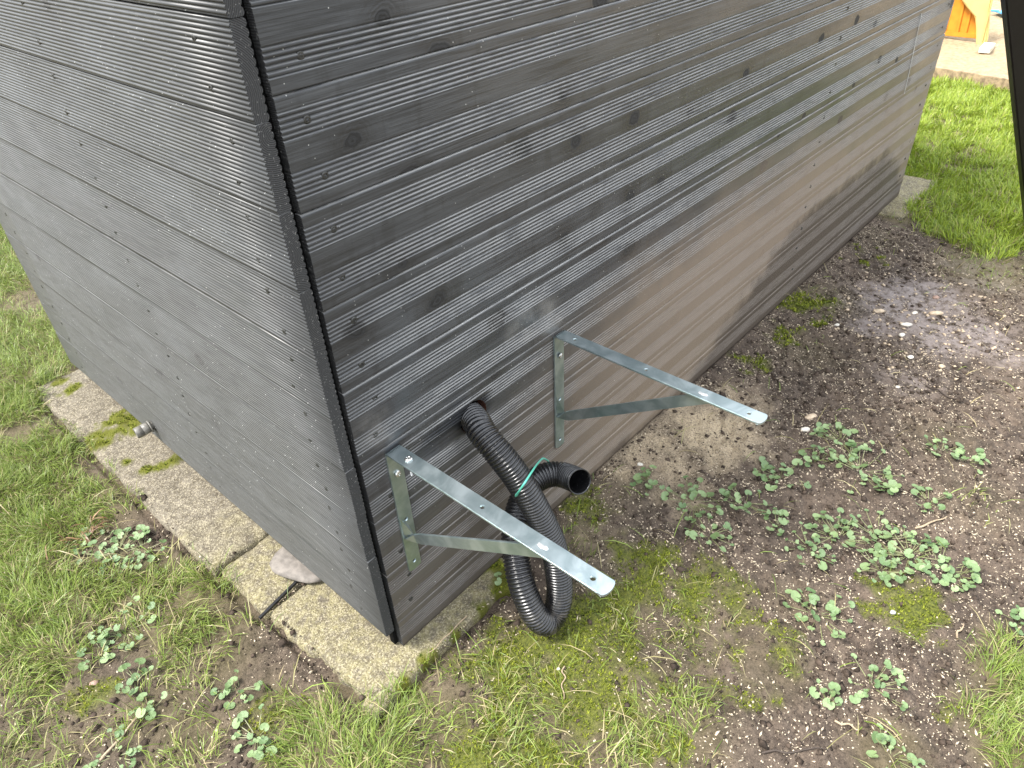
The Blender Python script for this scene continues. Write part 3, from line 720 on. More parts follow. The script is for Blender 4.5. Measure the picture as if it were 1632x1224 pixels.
def finish(name, bm, mat, parent, bev=.0006, smooth=False):
    if bev:
        es = [e for e in bm.edges if len(e.link_faces) == 2 and e.calc_face_angle(0) > .9 and e.calc_length() > .02]
        bmesh.ops.bevel(bm, geom=es, offset=bev, segments=2, affect='EDGES')
    me = bpy.data.meshes.new(name); bm.to_mesh(me); bm.free()
    if smooth: me.polygons.foreach_set('use_smooth', [True] * len(me.polygons))
    return link(name, me, mat, parent)

def make_bracket():
    root = empty('shelf_bracket')
    W_, TH, RB = .031, .0042, .008
    arc = lambda L: [(0, 0), (W_, 0)] + [(W_ / 2 + W_ / 2 * math.cos(a), L - .006 + .0065 * math.sin(a)) for a in np.linspace(0, math.pi, 13)]
    # arm: u = x, v = distance from the wall, top at z = 0
    A = .455
    bm = plate_2d([(u, v + RB if v < .001 else v) for u, v in arc(A)], [((W_ / 2, .045), .0034), ((W_ / 2, .215), .0034), ((W_ / 2, .425), .0036)], TH)
    bm.transform(Matrix(((1, 0, 0, 0), (0, -1, 0, 0), (0, 0, 1, 0), (0, 0, 0, 1))))
    bmesh.ops.reverse_faces(bm, faces=bm.faces[:])
    finish('arm', bm, M_ZINC, root)
    # plate with the bend, back face at y = 0, going down
    Hh = .312
    bm = plate_2d([(u, v + RB if v < .001 else v) for u, v in arc(Hh)], [((W_ / 2, .056), .0034), ((W_ / 2, .173), .0034), ((W_ / 2, .290), .0034)], TH)
    # (u, v, w) -> (x, -TH - w.., -v)
    bm.transform(Matrix(((1, 0, 0, 0), (0, 0, -1, -TH), (0, -1, 0, 0), (0, 0, 0, 1))))
    # bend
    ring = []
    for a in np.linspace(0, math.pi / 2, 7):
        for r in (RB, RB - TH):
            y, z = -RB + r * math.sin(a), -RB + r * math.cos(a)
            ring.append([bm.verts.new((x, y, z)) for x in (0, W_)])
    for i in range(6):
        o0, i0, o1, i1 = ring[2 * i], ring[2 * i + 1], ring[2 * i + 2], ring[2 * i + 3]
        bm.faces.new((o0[0], o0[1], o1[1], o1[0])); bm.faces.new((i0[0], i1[0], i1[1], i0[1]))
        bm.faces.new((o0[0], o1[0], i1[0], i0[0])); bm.faces.new((o0[1], i0[1], i1[1], o1[1]))
    bmesh.ops.recalc_face_normals(bm, faces=bm.faces[:])
    finish('wall_plate', bm, M_ZINC, root)
    # brace: upright strip, twisted flat where it meets the plate
    zt = -.21; P0 = Vector((W_ * .5, -.006, zt - .013)); P1 = Vector((W_ * .42, -.392, .014 + .013))
    d = (P1 - P0); n = 22; bm = bmesh.new(); rows = []
    for i in range(n + 1):
        t = i / n; c = P0 + d * t
        tw = math.exp(-(t / .035) ** 2) * 1.05              # twist near the plate
        up = Vector((-math.sin(tw), 0, math.cos(tw))); side = Vector((math.cos(tw), 0, math.sin(tw)))
        hh = .0138; hw = .0021
        row = [c + up * hh + side * hw, c + up * hh - side * hw, c - up * hh - side * hw, c - up * hh + side * hw]
        for q in row: q.z = min(q.z, -.0043)                # flush under the arm
        if i == n:
            for q in row[2:]: q.z = -.0060
        rows.append([bm.verts.new(q) for q in row])
    for i in range(n):
        for j in range(4): bm.faces.new((rows[i][j], rows[i + 1][j], rows[i + 1][(j + 1) % 4], rows[i][(j + 1) % 4]))
    bm.faces.new(rows[0]); bm.faces.new(rows[-1][::-1]); bmesh.ops.recalc_face_normals(bm, faces=bm.faces[:])
    finish('brace', bm, M_ZINC, root, .0005)
    # welded web between plate and brace
    bm = bmesh.new()
    pts = [(.002, -.0043, zt + .052), (.004, -.0048, zt + .005), (W_ * .5 - .001, -.020, zt + .006), (W_ * .5 + .003, -.0046, zt + .018), (.003, -.0043, zt + .012), (W_ * .5, -.0045, zt - .018)]
    vs = [bm.verts.new(p) for p in pts]
    bm.faces.new((vs[0], vs[1], vs[2])); bm.faces.new((vs[0], vs[2], vs[3])); bm.faces.new((vs[1], vs[5], vs[2])); bm.faces.new((vs[2], vs[5], vs[3]))
    finish('web', bm, M_ZINC, root, 0)
    # rivet mark where the brace comes through the arm
    bm = bmesh.new(); rr = np.random.default_rng(3); N = 16
    cen = bm.verts.new((W_ * .45, -.336, .0012)); rim = []
    for i in range(N):
        a = TAU * i / N; q = rr.uniform(.75, 1.2)
        rim.append(bm.verts.new((W_ * .45 + .0042 * q * math.cos(a), -.336 + .0105 * q * math.sin(a), .0003)))
    for i in range(N): bm.faces.new((cen, rim[i], rim[(i + 1) % N]))
    finish('rivet', bm, M_SCRATCH, root, 0)
    return root
def add_plate_screw(root, z, tilt=0.0, proud=.0012):
    me = bpy.data.meshes.get('bright_screw_head') or screw_head_mesh('bright_screw_head', .0062, .0016)
    if not me.materials: me.materials.append(M_SCREW)
    o = bpy.data.objects.new('screw', me); COL.objects.link(o); o.parent = root
    o.location = (.0155, -.0042 - proud, z); o.rotation_euler = (math.pi / 2 - tilt, 0, .1)
    return o
b1 = make_bracket(); b1.location = (.0808, -.0002, .506)
setp(b1, 'nearer zinc-plated triangular shelf bracket by the box corner, above the hose loop', 'bracket', 'steel brackets on the long side')
b2 = b1.copy(); COL.objects.link(b2); b2.location = (.5330, -.0002, .509)
for ch in list(b1.children):
    c = ch.copy(); COL.objects.link(c); c.parent = b2
setp(b2, 'farther zinc-plated triangular shelf bracket, to the right of the hose', 'bracket', 'steel brackets on the long side')
add_plate_screw(b1, -.056, .25, .0035); add_plate_screw(b2, -.056, -.3, .004)

# loose screw standing in the arm's first hole
bm = bmesh.new()
hm = screw_head_mesh('tmp', .0068, .0018); bm.from_mesh(hm)
prevr = None; N = 12; turns = 15
for i in range(turns * 2 + 2):
    z = -.002 - i * .00115; r = .0022 if i % 2 else .0014
    if i >= turns * 2: r *= .45
    rg = [bm.verts.new((r * math.cos(TAU * j / N), r * math.sin(TAU * j / N), z)) for j in range(N)]
    if prevr:
        for j in range(N): bm.faces.new((prevr[j], prevr[(j + 1) % N], rg[(j + 1) % N], rg[j]))
    prevr = rg
bm.faces.new(prevr)
me = bpy.data.meshes.new('loose_screw'); bm.to_mesh(me); bm.free()
o = link('loose_screw', me, M_SCREW); o.location = (.0965, -.0452, .5078); o.rotation_euler = (-.05, .06, .4)
setp(o, 'bright cross-head screw dropped through the hole at the wall end of the nearer bracket', 'screw')

# ------------------------------------------------------------------ corrugated hose
def catmull(P, n=400):
    P = np.array(P); P = np.vstack([2 * P[0] - P[1], P, 2 * P[-1] - P[-2]]); o_ = []
    segs = len(P) - 3
    for s in range(segs):
        a, b_, c, d = P[s:s + 4]
        for t in np.linspace(0, 1, n // segs, endpoint=False):
            o_.append(.5 * ((2 * b_) + (-a + c) * t + (2 * a - 5 * b_ + 4 * c - d) * t * t + (-a + 3 * b_ - 3 * c + d) * t ** 3))
    o_.append(P[-2]); o_ = np.array(o_)
    for _ in range(6): o_[1:-1] = (o_[:-2] + o_[1:-1] * 2 + o_[2:]) / 4
    L = np.r_[0, np.cumsum(np.linalg.norm(np.diff(o_, axis=0), axis=1))]
    return o_, L
def frames(P):
    T = np.gradient(P, axis=0); T /= np.linalg.norm(T, axis=1)[:, None]
    N = np.zeros_like(T); n = np.cross(T[0], [0, 0, 1.0]); n /= np.linalg.norm(n); N[0] = n
    for i in range(1, len(T)):
        n = N[i - 1] - T[i] * np.dot(N[i - 1], T[i]); N[i] = n / np.linalg.norm(n)
    return T, N, np.cross(T, N)
def tube(name, pts, rfun, step, seg, mat, parent=None, caps=True, n=660):
    C_, L = catmull(pts, n); s = np.arange(0, L[-1], step)
    P = np.stack([np.interp(s, L, C_[:, i]) for i in range(3)], 1)
    T, N, B = frames(P); a = np.arange(seg) * TAU / seg
    r = rfun(s, L[-1])
    V = P[:, None, :] + r[:, None, None] * (np.cos(a)[None, :, None] * N[:, None, :] + np.sin(a)[None, :, None] * B[:, None, :])
    return P, T, N, B, V, r
HP = [(.308, .060, .440), (.296, .020, .446), (.2810, -.0180, .4530), (.2675, -.0450, .4520), (0.2637, -0.0720, 0.4382), (0.2674, -0.0950, 0.4146), (0.2762, -0.1160, 0.3792), (0.2837, -0.1340, 0.3404), (0.2923, -0.1500, 0.2964), (0.3004, -0.1640, 0.2516), (0.3074, -0.1780, 0.2005), (0.3051, -0.1920, 0.1424), (0.2955, -0.2040, 0.0811), (0.2764, -0.2090, 0.0426), (0.2488, -0.2080, 0.0355), (0.2302, -0.1960, 0.0641), (0.2264, -0.1760, 0.1081), (0.2330, -0.1540, 0.1486), (0.2508, -0.1300, 0.1783), (0.2765, -0.1040, 0.2076), (0.3207, -0.0800, 0.2315), (0.3711, -0.0700, 0.2510), (0.4066, -0.0780, 0.2543), (0.4303, -0.0960, 0.2510), (0.4330, -0.1240, 0.2570), (0.4230, -0.1560, 0.2718)]
per = .0071
def hose_r(s, L):
    f = (s / per) % 1.0
    return .0274 - .0031 * np.clip(np.abs(f - .5) * 3.4 - .62, 0, 1) ** 1.1
P_, T_, N_, B_, V_, r_ = tube('h', HP, hose_r, per / 8, 32, None)
ns, seg = V_.shape[0], V_.shape[1]
# close the outlet: rim, then an inner wall running back inside
rings = [V_]; a = np.arange(seg) * TAU / seg
def ring_at(P, N, B, r): return (P + r * (np.cos(a)[:, None] * N + np.sin(a)[:, None] * B))[None]
e = -1
rings.append(ring_at(P_[e] + T_[e] * .0006, N_[e], B_[e], .0274)); rings.append(ring_at(P_[e] + T_[e] * .0010, N_[e], B_[e], .0266))
rings.append(ring_at(P_[e] + T_[e] * .0006, N_[e], B_[e], .0249))
for i in range(2, 90, 3): rings.append(ring_at(P_[e - i], N_[e - i], B_[e - i], .0246 - .0016 * ((i // 3) % 2)))
rings.append(ring_at(P_[e - 90], N_[e - 90], B_[e - 90], .001))
VV = np.concatenate(rings, 0); m = VV.shape[0]; VV = VV.reshape(-1, 3)
i_, j_ = np.meshgrid(np.arange(m - 1), np.arange(seg), indexing='ij'); j2 = (j_ + 1) % seg
QQ = np.stack([i_ * seg + j_, i_ * seg + j2, (i_ + 1) * seg + j2, (i_ + 1) * seg + j_], -1).reshape(-1, 4)
hme = big_mesh('corrugated_hose', VV, QQ, smooth=True)
hose = link('corrugated_hose', hme, M_HOSE)
setp(hose, 'black corrugated plastic hose coming out of a round hole, looped to the ground and tied', 'hose')
HOSE_P, HOSE_T = P_, T_
# green tie round both strands of the loop
def simple_tube(name, pts, r, seg, mat, step=.002, closed=False, parent=None):
    if closed: pts = list(pts) + list(pts[:3])
    C_, L = catmull(pts, 40 * len(pts)); s = np.arange(0, L[-1], step)
    if closed:
        pass
    P = np.stack([np.interp(s, L, C_[:, i]) for i in range(3)], 1); T, N, B = frames(P); aa = np.arange(seg) * TAU / seg
    rad = r if np.isscalar(r) else np.interp(s / L[-1], np.linspace(0, 1, len(r)), r)
    rad = np.broadcast_to(rad, s.shape)
    V = (P[:, None, :] + rad[:, None, None] * (np.cos(aa)[None, :, None] * N[:, None] + np.sin(aa)[None, :, None] * B[:, None])).reshape(-1, 3)
    m = len(P); i_, j_ = np.meshgrid(np.arange(m - 1), np.arange(seg), indexing='ij'); j2 = (j_ + 1) % seg
    Q = np.stack([i_ * seg + j_, i_ * seg + j2, (i_ + 1) * seg + j2, (i_ + 1) * seg + j_], -1).reshape(-1, 4)
    V = np.vstack([V, P[:1], P[-1:]]); n0 = len(V) - 2
    tri = [(n0, (j + 1) % seg, j, n0) for j in range(0)]
    me = big_mesh(name, V[:-2], Q, smooth=True)
    return link(name, me, mat, parent)
# the tie goes obliquely round the front strand and hooks over the rear one
tie_pts = [np.array(q) for q in ( (0.2617, -0.1280, 0.3389), (0.2413, -0.1580, 0.3907), (0.2482, -0.1680, 0.4150), (0.2876, -0.1500, 0.4008), (0.3572, -0.1050, 0.3456), (0.4075, -0.0750, 0.3002), (0.4748, -0.0350, 0.2074), (0.4685, -0.0300, 0.1546), (0.4031, -0.0450, 0.1721), (0.3182, -0.0900, 0.2511) )]
o = simple_tube('cable_tie', tie_pts, .0019, 8, M_TIE, .002, closed=True)
setp(o, 'thin mint-green tie holding the hose end against the hose', 'cable tie')

# ------------------------------------------------------------------ grey pipe stub on the short side
def lathe(name, prof, seg, mat, parent=None):
    V = []; F = []
    for d, r in prof:
        for j in range(seg): V.append((-d, r * math.cos(TAU * j / seg), r * math.sin(TAU * j / seg)))
    for i in range(len(prof) - 1):
        for j in range(seg):
            F.append((i * seg + j, i * seg + (j + 1) % seg, (i + 1) * seg + (j + 1) % seg, (i + 1) * seg + j))
    me = mesh_from(name, V, F, True); o_ = link(name, me, mat, parent); return o_
pr = empty('pipe_stub', (0, .955, .118))
setp(pr, 'short grey plastic pipe stub sticking out low on the short side of the box', 'pipe')
lathe('socket', [(-.02, .0145), (.012, .0145), (.012, .0168), (.014, .0176), (.030, .0176), (.0305, .0168), (.031, .0176), (.050, .0176), (.052, .0165), (.052, .0128), (.0, .0125), (-.02, .002)], 28, M_PIPE, pr)
lathe('collar', [(.0055, .0148), (.0055, .0200), (.0090, .0203), (.0105, .0190), (.0105, .0150)], 28, M_PIPE, pr)
pr.rotation_euler = (0, -.05, -.10); pr.scale = (.88, .86, .86)

# white thread hanging on the boards
o = simple_tube('loose_thread', [(2.551, -.0015, .790), (2.570, -.0018, .690), (2.590, -.0016, .600), (2.601, -.002, .512)], .0011, 6, M_THREAD, .02)
setp(o, 'thin white thread hanging down the boards near the far end of the long side', 'thread')

# ------------------------------------------------------------------ leaning black post at the right edge
p0 = Vector((2.940, -.510, -.02)); p1 = Vector((1.60, -.175, 1.56)); d = (p1 - p0).normalized()
right = Vector((.69, -.72, .0)); right = (right - d * right.dot(d)).normalized(); dep = d.cross(right).normalized()
if dep.dot(Vector((1, .3, -.5))) < 0: dep = -dep
bm = bmesh.new(); S = .15; vs = []
for base in (p0, p1):
    for u, v in ((0, 0), (1, 0), (1, 1), (0, 1)): vs.append(bm.verts.new(base + right * S * u + dep * .05 * v))
for f in ((0, 1, 2, 3), (7, 6, 5, 4), (0, 4, 5, 1), (1, 5, 6, 2), (2, 6, 7, 3), (3, 7, 4, 0)): bm.faces.new([vs[i] for i in f])
bmesh.ops.recalc_face_normals(bm, faces=bm.faces[:]); bmesh.ops.bevel(bm, geom=bm.edges[:], offset=.004, segments=2, affect='EDGES')
me = bpy.data.meshes.new('leaning_post'); bm.to_mesh(me); bm.free(); o = link('leaning_post', me, M_POST)
setp(o, 'smooth black leaning post cut off by the right edge of the photo', 'post')

# ------------------------------------------------------------------ sand pit with the toy slide
o = box_mesh('edging_board', (-.018, -1.9, -.12), (.018, 1.5, .055), M_EDGE, None, .003)
o.location = (5.005, .26, 0); o.rotation_euler = (0, 0, math.atan2(.449, .083) - math.pi / 2)
setp(o, 'weathered timber edging board between the lawn and the sand pit', 'edging board')

slide = empty('toy_slide', (5.94, .5, .04)); setp(slide, 'orange and pale yellow plastic toy slide standing on the sand', 'toy slide')
def prism(name, outline, x0, x1, mat, parent, off, bev=.004):
    """outline in (y,z) world, extruded in x"""
    bm = bmesh.new(); n = len(outline)
    A = [bm.verts.new((x0 - off[0], y - off[1], z - off[2])) for y, z in outline]; B = [bm.verts.new((x1 - off[0], y - off[1], z - off[2])) for y, z in outline]
    bm.faces.new(A); bm.faces.new(B[::-1])
    for i in range(n): bm.faces.new((A[i], A[(i + 1) % n], B[(i + 1) % n], B[i]))
    bmesh.ops.recalc_face_normals(bm, faces=bm.faces[:])
    if bev: bmesh.ops.bevel(bm, geom=[e_ for e_ in bm.edges], offset=bev, segments=2, affect='EDGES')
    me = bpy.data.meshes.new(name); bm.to_mesh(me); bm.free(); return link(name, me, mat, parent)
off = (5.94, .5, .04)
prism('side_panel', [(.478, .062), (1.25, .062), (1.28, .60), (.66, .62)], 5.955, 5.975, M_ORANGE, slide, off)
for yy in (.56, .615, .70, .80, .92): prism('rib', [(yy, .08), (yy + .018, .08), (yy + .050, .58), (yy + .032, .58)], 5.944, 5.958, M_ORANGE, slide, off, .003)
prism('lower_band', [(.48, .062), (1.25, .062), (1.25, .094), (.49, .094)], 5.942, 5.957, M_ORANGE, slide, off, .003)
prism('foot', [(.470, .030), (.410, .020), (.412, .08), (.430, .16), (.450, .236), (.460, .32), (.47, .60), (.80, .62), (.70, .38), (.644, .302), (.588, .250), (.530, .206), (.502, .132)], 5.900, 5.942, M_YELLOW, slide, off, .008)
prism('chute_rib', [(.440, .06), (.434, .06), (.470, .55), (.480, .55)], 5.890, 5.902, M_YELLOW, slide, off, .002)
o = box_mesh('plank', (-.10, -.035, 0), (.12, .035, .035), M_PLANK, None, .003); o.location = (5.68, .355, .045); o.rotation_euler = (0, .04, .1)
setp(o, 'short pale wooden plank on the sand in front of the toy slide', 'plank')
# blue toy spade
sp_ = empty('toy_spade', (7.0, .56, .06)); setp(sp_, 'small light-blue plastic toy spade lying on the sand behind the slide', 'toy spade')
o = box_mesh('blade', (-.09, -.05, 0), (.08, .05, .012), M_BLUE, sp_, .004); o.rotation_euler = (0, .08, .5)
o = box_mesh('handle', (-.01, 0.04, .004), (.012, .22, .018), M_BLUE, sp_, .004); o.rotation_euler = (.05, 0, .35)
o = blob_stone('dark_stone', (7.75, .78, .07), (.07, .04, .03), 9, M_STONE, True, 2); o.data.materials[0] = M_TWIG
setp(o, 'small dark stone on the sand at the top edge of the photo', 'stone')

# ------------------------------------------------------------------ scattered pieces
def gzv(x, y):
    z = gz(x, y)
    for (a, b_, c, d), t in zip(SLABS, (.001, -.002, 0.0)):
        z = np.where((x > a) & (x < b_) & (y > c) & (y < d), t, z)
    return z
def blades(name, x, y, L, wd, lean, mat, kind='stuff', dry=None, az=None, zoff=0.0, curl=1.0):
    n = len(x); az = rng.random(n) * TAU if az is None else az
    dr = np.stack([np.cos(az), np.sin(az)], 1); sdv = np.stack([-np.sin(az), np.cos(az)], 1)
    # bend: angle from vertical grows along the blade
    a0 = lean * .45; a1 = lean * (1.0 + .5 * curl)
    P = np.zeros((n, 4, 3)); P[:, 0] = np.stack([x, y, gzv(x, y) - .003 + zoff], 1)
    for i, t in enumerate((.33, .34, .33)):
        an = a0 + (a1 - a0) * (i + .5) / 3
        st = (L * t)[:, None] * np.stack([dr[:, 0] * np.sin(an), dr[:, 1] * np.sin(an), np.cos(an)], 1)
        P[:, i + 1] = P[:, i] + st
    gnd = gzv(x, y)[:, None] + .002 + .008 * rng.random((n, 1)); P[:, 1:, 2] = np.maximum(P[:, 1:, 2], gnd)
    roll = rng.normal(0, .5, n)
    s3 = np.stack([sdv[:, 0] * np.cos(roll), sdv[:, 1] * np.cos(roll), np.sin(roll)], 1) * (wd / 2)[:, None]
    V = np.zeros((n, 7, 3))
    for i, k in enumerate((.75, 1.0, .72)):
        V[:, 2 * i] = P[:, i] - s3 * k; V[:, 2 * i + 1] = P[:, i] + s3 * k
    V[:, 6] = P[:, 3]
    b_ = (np.arange(n) * 7)[:, None]
    T = np.concatenate([b_ + np.array(q)[None] for q in ((0, 1, 3), (0, 3, 2), (2, 3, 5), (2, 5, 4), (4, 5, 6))], 0)
    rnd = np.repeat(np.clip(rng.normal(.45, .25, n), 0, 1), 7); dv = np.repeat(dry if dry is not None else np.zeros(n), 7)
    me = big_mesh(name, V.reshape(-1, 3), T, {'rnd': rnd, 'dry': dv})
    o_ = link(name, me, mat); setp(o_, kind=kind); return o_
def scatter(n, x0, x1, y0, y1, prob):
    x = rng.uniform(x0, x1, n); y = rng.uniform(y0, y1, n)
    k = rng.random(n) < prob(x, y); return x[k], y[k]

def gprob(x, y):
    z = zones(x, y); n = fbm(x, y, 16, 3, 5)
    g = z['grass']; c = np.clip(g * 1.25 - .10, 0, 1) * sst(.30, .55, n + (g - .5) * .45)
    c = np.where(on_slab(x, y, -.010) | in_box(x, y), 0, c)
    return c
# near grass, left and bottom
ax_ = []; 
for reg, dens_ in (((-.85, .0, .0, 1.7), 52000), ((-.6, 1.3, -1.2, .0), 40000), ((-.5, .9, 1.56, 3.6), 26000), ((1.3, 2.75, -1.0, -.02), 9000)):
    ax_.append(scatter(int((reg[1] - reg[0]) * (reg[3] - reg[2]) * dens_), *reg, gprob))
x = np.concatenate([q[0] for q in ax_]); y = np.concatenate([q[1] for q in ax_])
n = len(x); g = zones(x, y)['grass']
Lb = rng.uniform(.018, .060, n) * (.5 + .75 * g); wd = rng.uniform(.0010, .0022, n)
lean = np.clip(rng.normal(.95, .38, n), .1, 1.5)
clump = fbm(x, y, 6, 2, 7) * TAU * 3 + rng.normal(0, .9, n)
dry = np.where(rng.random(n) < .10 + .28 * (1 - g), rng.uniform(.4, 1, n), rng.uniform(0, .15, n))
o = blades('lawn_grass', x, y, Lb, wd, lean, M_GRASS, dry=dry, az=clump)
setp(o, 'thin tangled green and straw-coloured grass around the slabs and on the bare soil')
# lawn on the far side
x, y = scatter(150000, 2.5, 5.1, -1.15, 1.35, lambda x, y: zones(x, y)['lawn'] * (~in_box(x, y)) * (~((x < 3.2) & (x > 2.7) & (y > -.07) & (y < .12))) * sst(.22, .42, fbm(x, y, 11, 3, 3)))
n = len(x)
o = blades('lawn_grass', x, y, rng.uniform(.025, .062, n), rng.uniform(.0024, .0046, n), np.clip(rng.normal(.7, .35, n), .05, 1.4), M_LAWN,
           dry=np.where(rng.random(n) < .05, .8, 0) * 1.0, az=fbm(x, y, 5, 2, 7) * TAU * 3 + rng.normal(0, 1.0, n))
setp(o, 'dense bright green mown lawn beyond the bare soil and the far end of the box')
# longer single stalks, some dry
def sp_prob(x, y):
    z = zones(x, y); return np.clip(.10 + z['grass'] * .9, 0, 1) * (~in_box(x, y)) * (~on_slab(x, y, -.01))
x, y = scatter(4200, -.6, 1.35, -1.15, 1.2, sp_prob); n = len(x)
o = blades('dry_stalks', x, y, rng.uniform(.04, .10, n), rng.uniform(.0012, .0022, n), np.clip(rng.normal(1.35, .2, n), .6, 1.55), M_GRASS,
           dry=np.where(rng.random(n) < .55, rng.uniform(.6, 1, n), 0))
setp(o, 'long pale dry stalks and single blades lying over soil and grass')
x, y = scatter(700, 1.2, 2.8, -1.0, -.03, lambda x, y: .25 + zones(x, y)['moss']); n = len(x)
o = blades('dry_stalks', x, y, rng.uniform(.02, .07, n), rng.uniform(.0014, .0026, n), np.clip(rng.normal(1.2, .3, n), .4, 1.5), M_GRASS, dry=np.where(rng.random(n) < .7, .9, .1))
setp(o, 'sparse thin dry stalks on the muddy soil beside the long side')

# moss tufts
def mprob(x, y):
    z = zones(x, y); sm = blobs(x, y, [(q[0], q[1], q[2] * .95, 1) for q in SLABMOSS])
    return np.maximum(np.clip(z['moss'] * 1.2 - .1, 0, 1) * (~on_slab(x, y, -.02)), (sm > .45) * .8 * sst(.45, .6, fbm(x, y, 60, 3, 2))) * (~in_box(x - .06, y)) * sst(.25, .45, fbm(x, y, 40, 2, 1))
x, y = scatter(420000, -.6, 2.5, -1.1, 1.7, mprob); n = len(x)
print('moss tufts', n)

a = rng.random((n, 3)) * TAU; h = rng.uniform(.0025, .0065, n) * (1 + .5 * (x > 1.2)); zb = gzv(x, y)
V = np.zeros((n, 3, 3, 3))
for k in range(3):
    dx, dy = np.cos(a[:, k]), np.sin(a[:, k]); w_ = h * .32
    V[:, k, 0] = np.stack([x - dy * w_, y + dx * w_, zb - .001], 1); V[:, k, 1] = np.stack([x + dy * w_, y - dx * w_, zb - .001], 1)
    V[:, k, 2] = np.stack([x + dx * h * .8, y + dy * h * .8, zb + h * rng.uniform(.5, 1.1, n)], 1)
T = np.arange(n * 9).reshape(-1, 3)
me = big_mesh('moss', V.reshape(-1, 3), T, {'rnd': np.repeat(np.clip(rng.normal(.5, .28, n), 0, 1), 9), 'dry': np.zeros(n * 9)})
o = link('moss', me, M_MOSS); setp(o, 'cushions of bright yellow-green moss on the soil under the hose', kind='stuff')

# soil crumbs, grit and seed husks
OCT = np.array([(1, 0, 0), (-1, 0, 0), (0, 1, 0), (0, -1, 0), (0, 0, 1), (0, 0, -1)], float)
OF = np.array([(0, 2, 4), (2, 1, 4), (1, 3, 4), (3, 0, 4), (2, 0, 5), (1, 2, 5), (3, 1, 5), (0, 3, 5)])
def grains(name, x, y, sz, asp, mat, lab, flat=.6, lift=.3, jit=.35):
    n = len(x); az = rng.random(n) * TAU; V = np.broadcast_to(OCT, (n, 6, 3)).copy()
    V *= 1 + rng.uniform(-jit, jit, (n, 6, 1))
    V[:, :, 0] *= (sz * asp)[:, None]; V[:, :, 1] *= sz[:, None]; V[:, :, 2] *= (sz * flat)[:, None]
    tl = rng.normal(0, .3, n); c, s = np.cos(tl)[:, None], np.sin(tl)[:, None]
    X, Z = V[:, :, 0] * c - V[:, :, 2] * s, V[:, :, 0] * s + V[:, :, 2] * c
    c, s = np.cos(az)[:, None], np.sin(az)[:, None]
    V = np.stack([X * c - V[:, :, 1] * s + x[:, None], X * s + V[:, :, 1] * c + y[:, None], Z + (gzv(x, y) + sz * flat * lift)[:, None]], -1)
    F = (np.arange(n) * 6)[:, None, None] + OF[None]
    me = big_mesh(name, V.reshape(-1, 3), F.reshape(-1, 3)); o_ = link(name, me, mat); setp(o_, lab, kind='stuff'); return o_
def soilp(x, y):
    z = zones(x, y); return (1 - .75 * z['sand']) * np.clip(1 - z['grass'] * 1.1, .06, 1) * np.clip(1 - z['moss'] * .9, .1, 1) * (1 - .8 * z['wet']) * (~in_box(x, y)) * (~on_slab(x, y, -.006)) * (.35 + .65 * sst(.35, .6, fbm(x, y, 10, 3, 6)))
x, y = scatter(52000, -.6, 2.75, -1.1, .9, soilp); n = len(x)
grains('soil_crumbs', x, y, np.clip(rng.exponential(.0019, n) + .0010, 0, .010), rng.uniform(.9, 1.5, n), M_CRUMB, 'small dark brown crumbs of soil over the bare ground')
x, y = scatter(60000, .1, 2.75, -1.1, .0, soilp); n = len(x)
grains('pale_grit', x, y, np.clip(rng.exponential(.0005, n) + .0007, 0, .0026), rng.uniform(1.2, 3.2, n), M_SEED, 'pale seed husks and grit sown thickly over the bare soil', .55, .6)
x, y = scatter(9000, -.6, .1, -.5, 1.0, soilp); n = len(x)
grains('pale_grit', x, y, np.clip(rng.exponential(.0006, n) + .0006, 0, .003), rng.uniform(1, 2.5, n), M_SEED, 'sparse pale grit on the soil left of the slabs', .55, .6)

# pebbles
peb_lab = ['long buff pebble at the left edge of the wet mud', 'reddish-brown angular pebble at the top of the pebble group', 'round yellowish pebble in the middle of the wet mud',
           'elongated tan pebble right of the wet mud', 'pale oblong pebble below the muddy patch', 'cream oval pebble lowest of the pebble group', 'small white pebble near the weeds beside the wall',
           'small pale pebble on soil below the pebble group', 'small white chip of stone in open soil left of centre right', 'pale buff pebble on open soil at right',
           'upright tan pebble just beyond the tip of the farther bracket', 'white flat pebble beside the first ivy leaves', 'tiny pale pebble on soil right of the hose outlet', 'cream chip of stone on the moss below the hose loop',
           'grey pebble at the edge of the round moss cushion', 'brown clod-like stone among grass left of the slabs']
for i, (x, y, r, _) in enumerate(PEB):
    rr = r * (.42 if x > 1.4 else .5); z = float(gz(np.array(x), np.array(y)))
    m_ = PEB_M[[0, 2, 1, 0, 1, 1, 1, 1, 1, 0, 0, 1, 1, 1, 3, 2][i]]
    o = blob_stone('pebble', (x, y, z + rr * .25), (rr * (1.7 if i in (0, 3, 4, 10) else 1.15), rr * .85, rr * .55), 40 + i, m_, False, 2)
    o.rotation_euler = (0, 0, -.7 + random.uniform(-.4, .4))
    setp(o, peb_lab[i], 'pebble', 'pebbles on the soil')
x, y = scatter(420, 1.6, 2.5, -.75, -.12, lambda x, y: blobs(x, y, [(2.0, -.38, .28, 1)])); n = len(x)
grains('fine_gravel', x, y, rng.uniform(.003, .008, n), rng.uniform(1, 1.6, n), PEB_M[0], 'fine mixed gravel between the pebbles in the mud', .6, .4, .15)

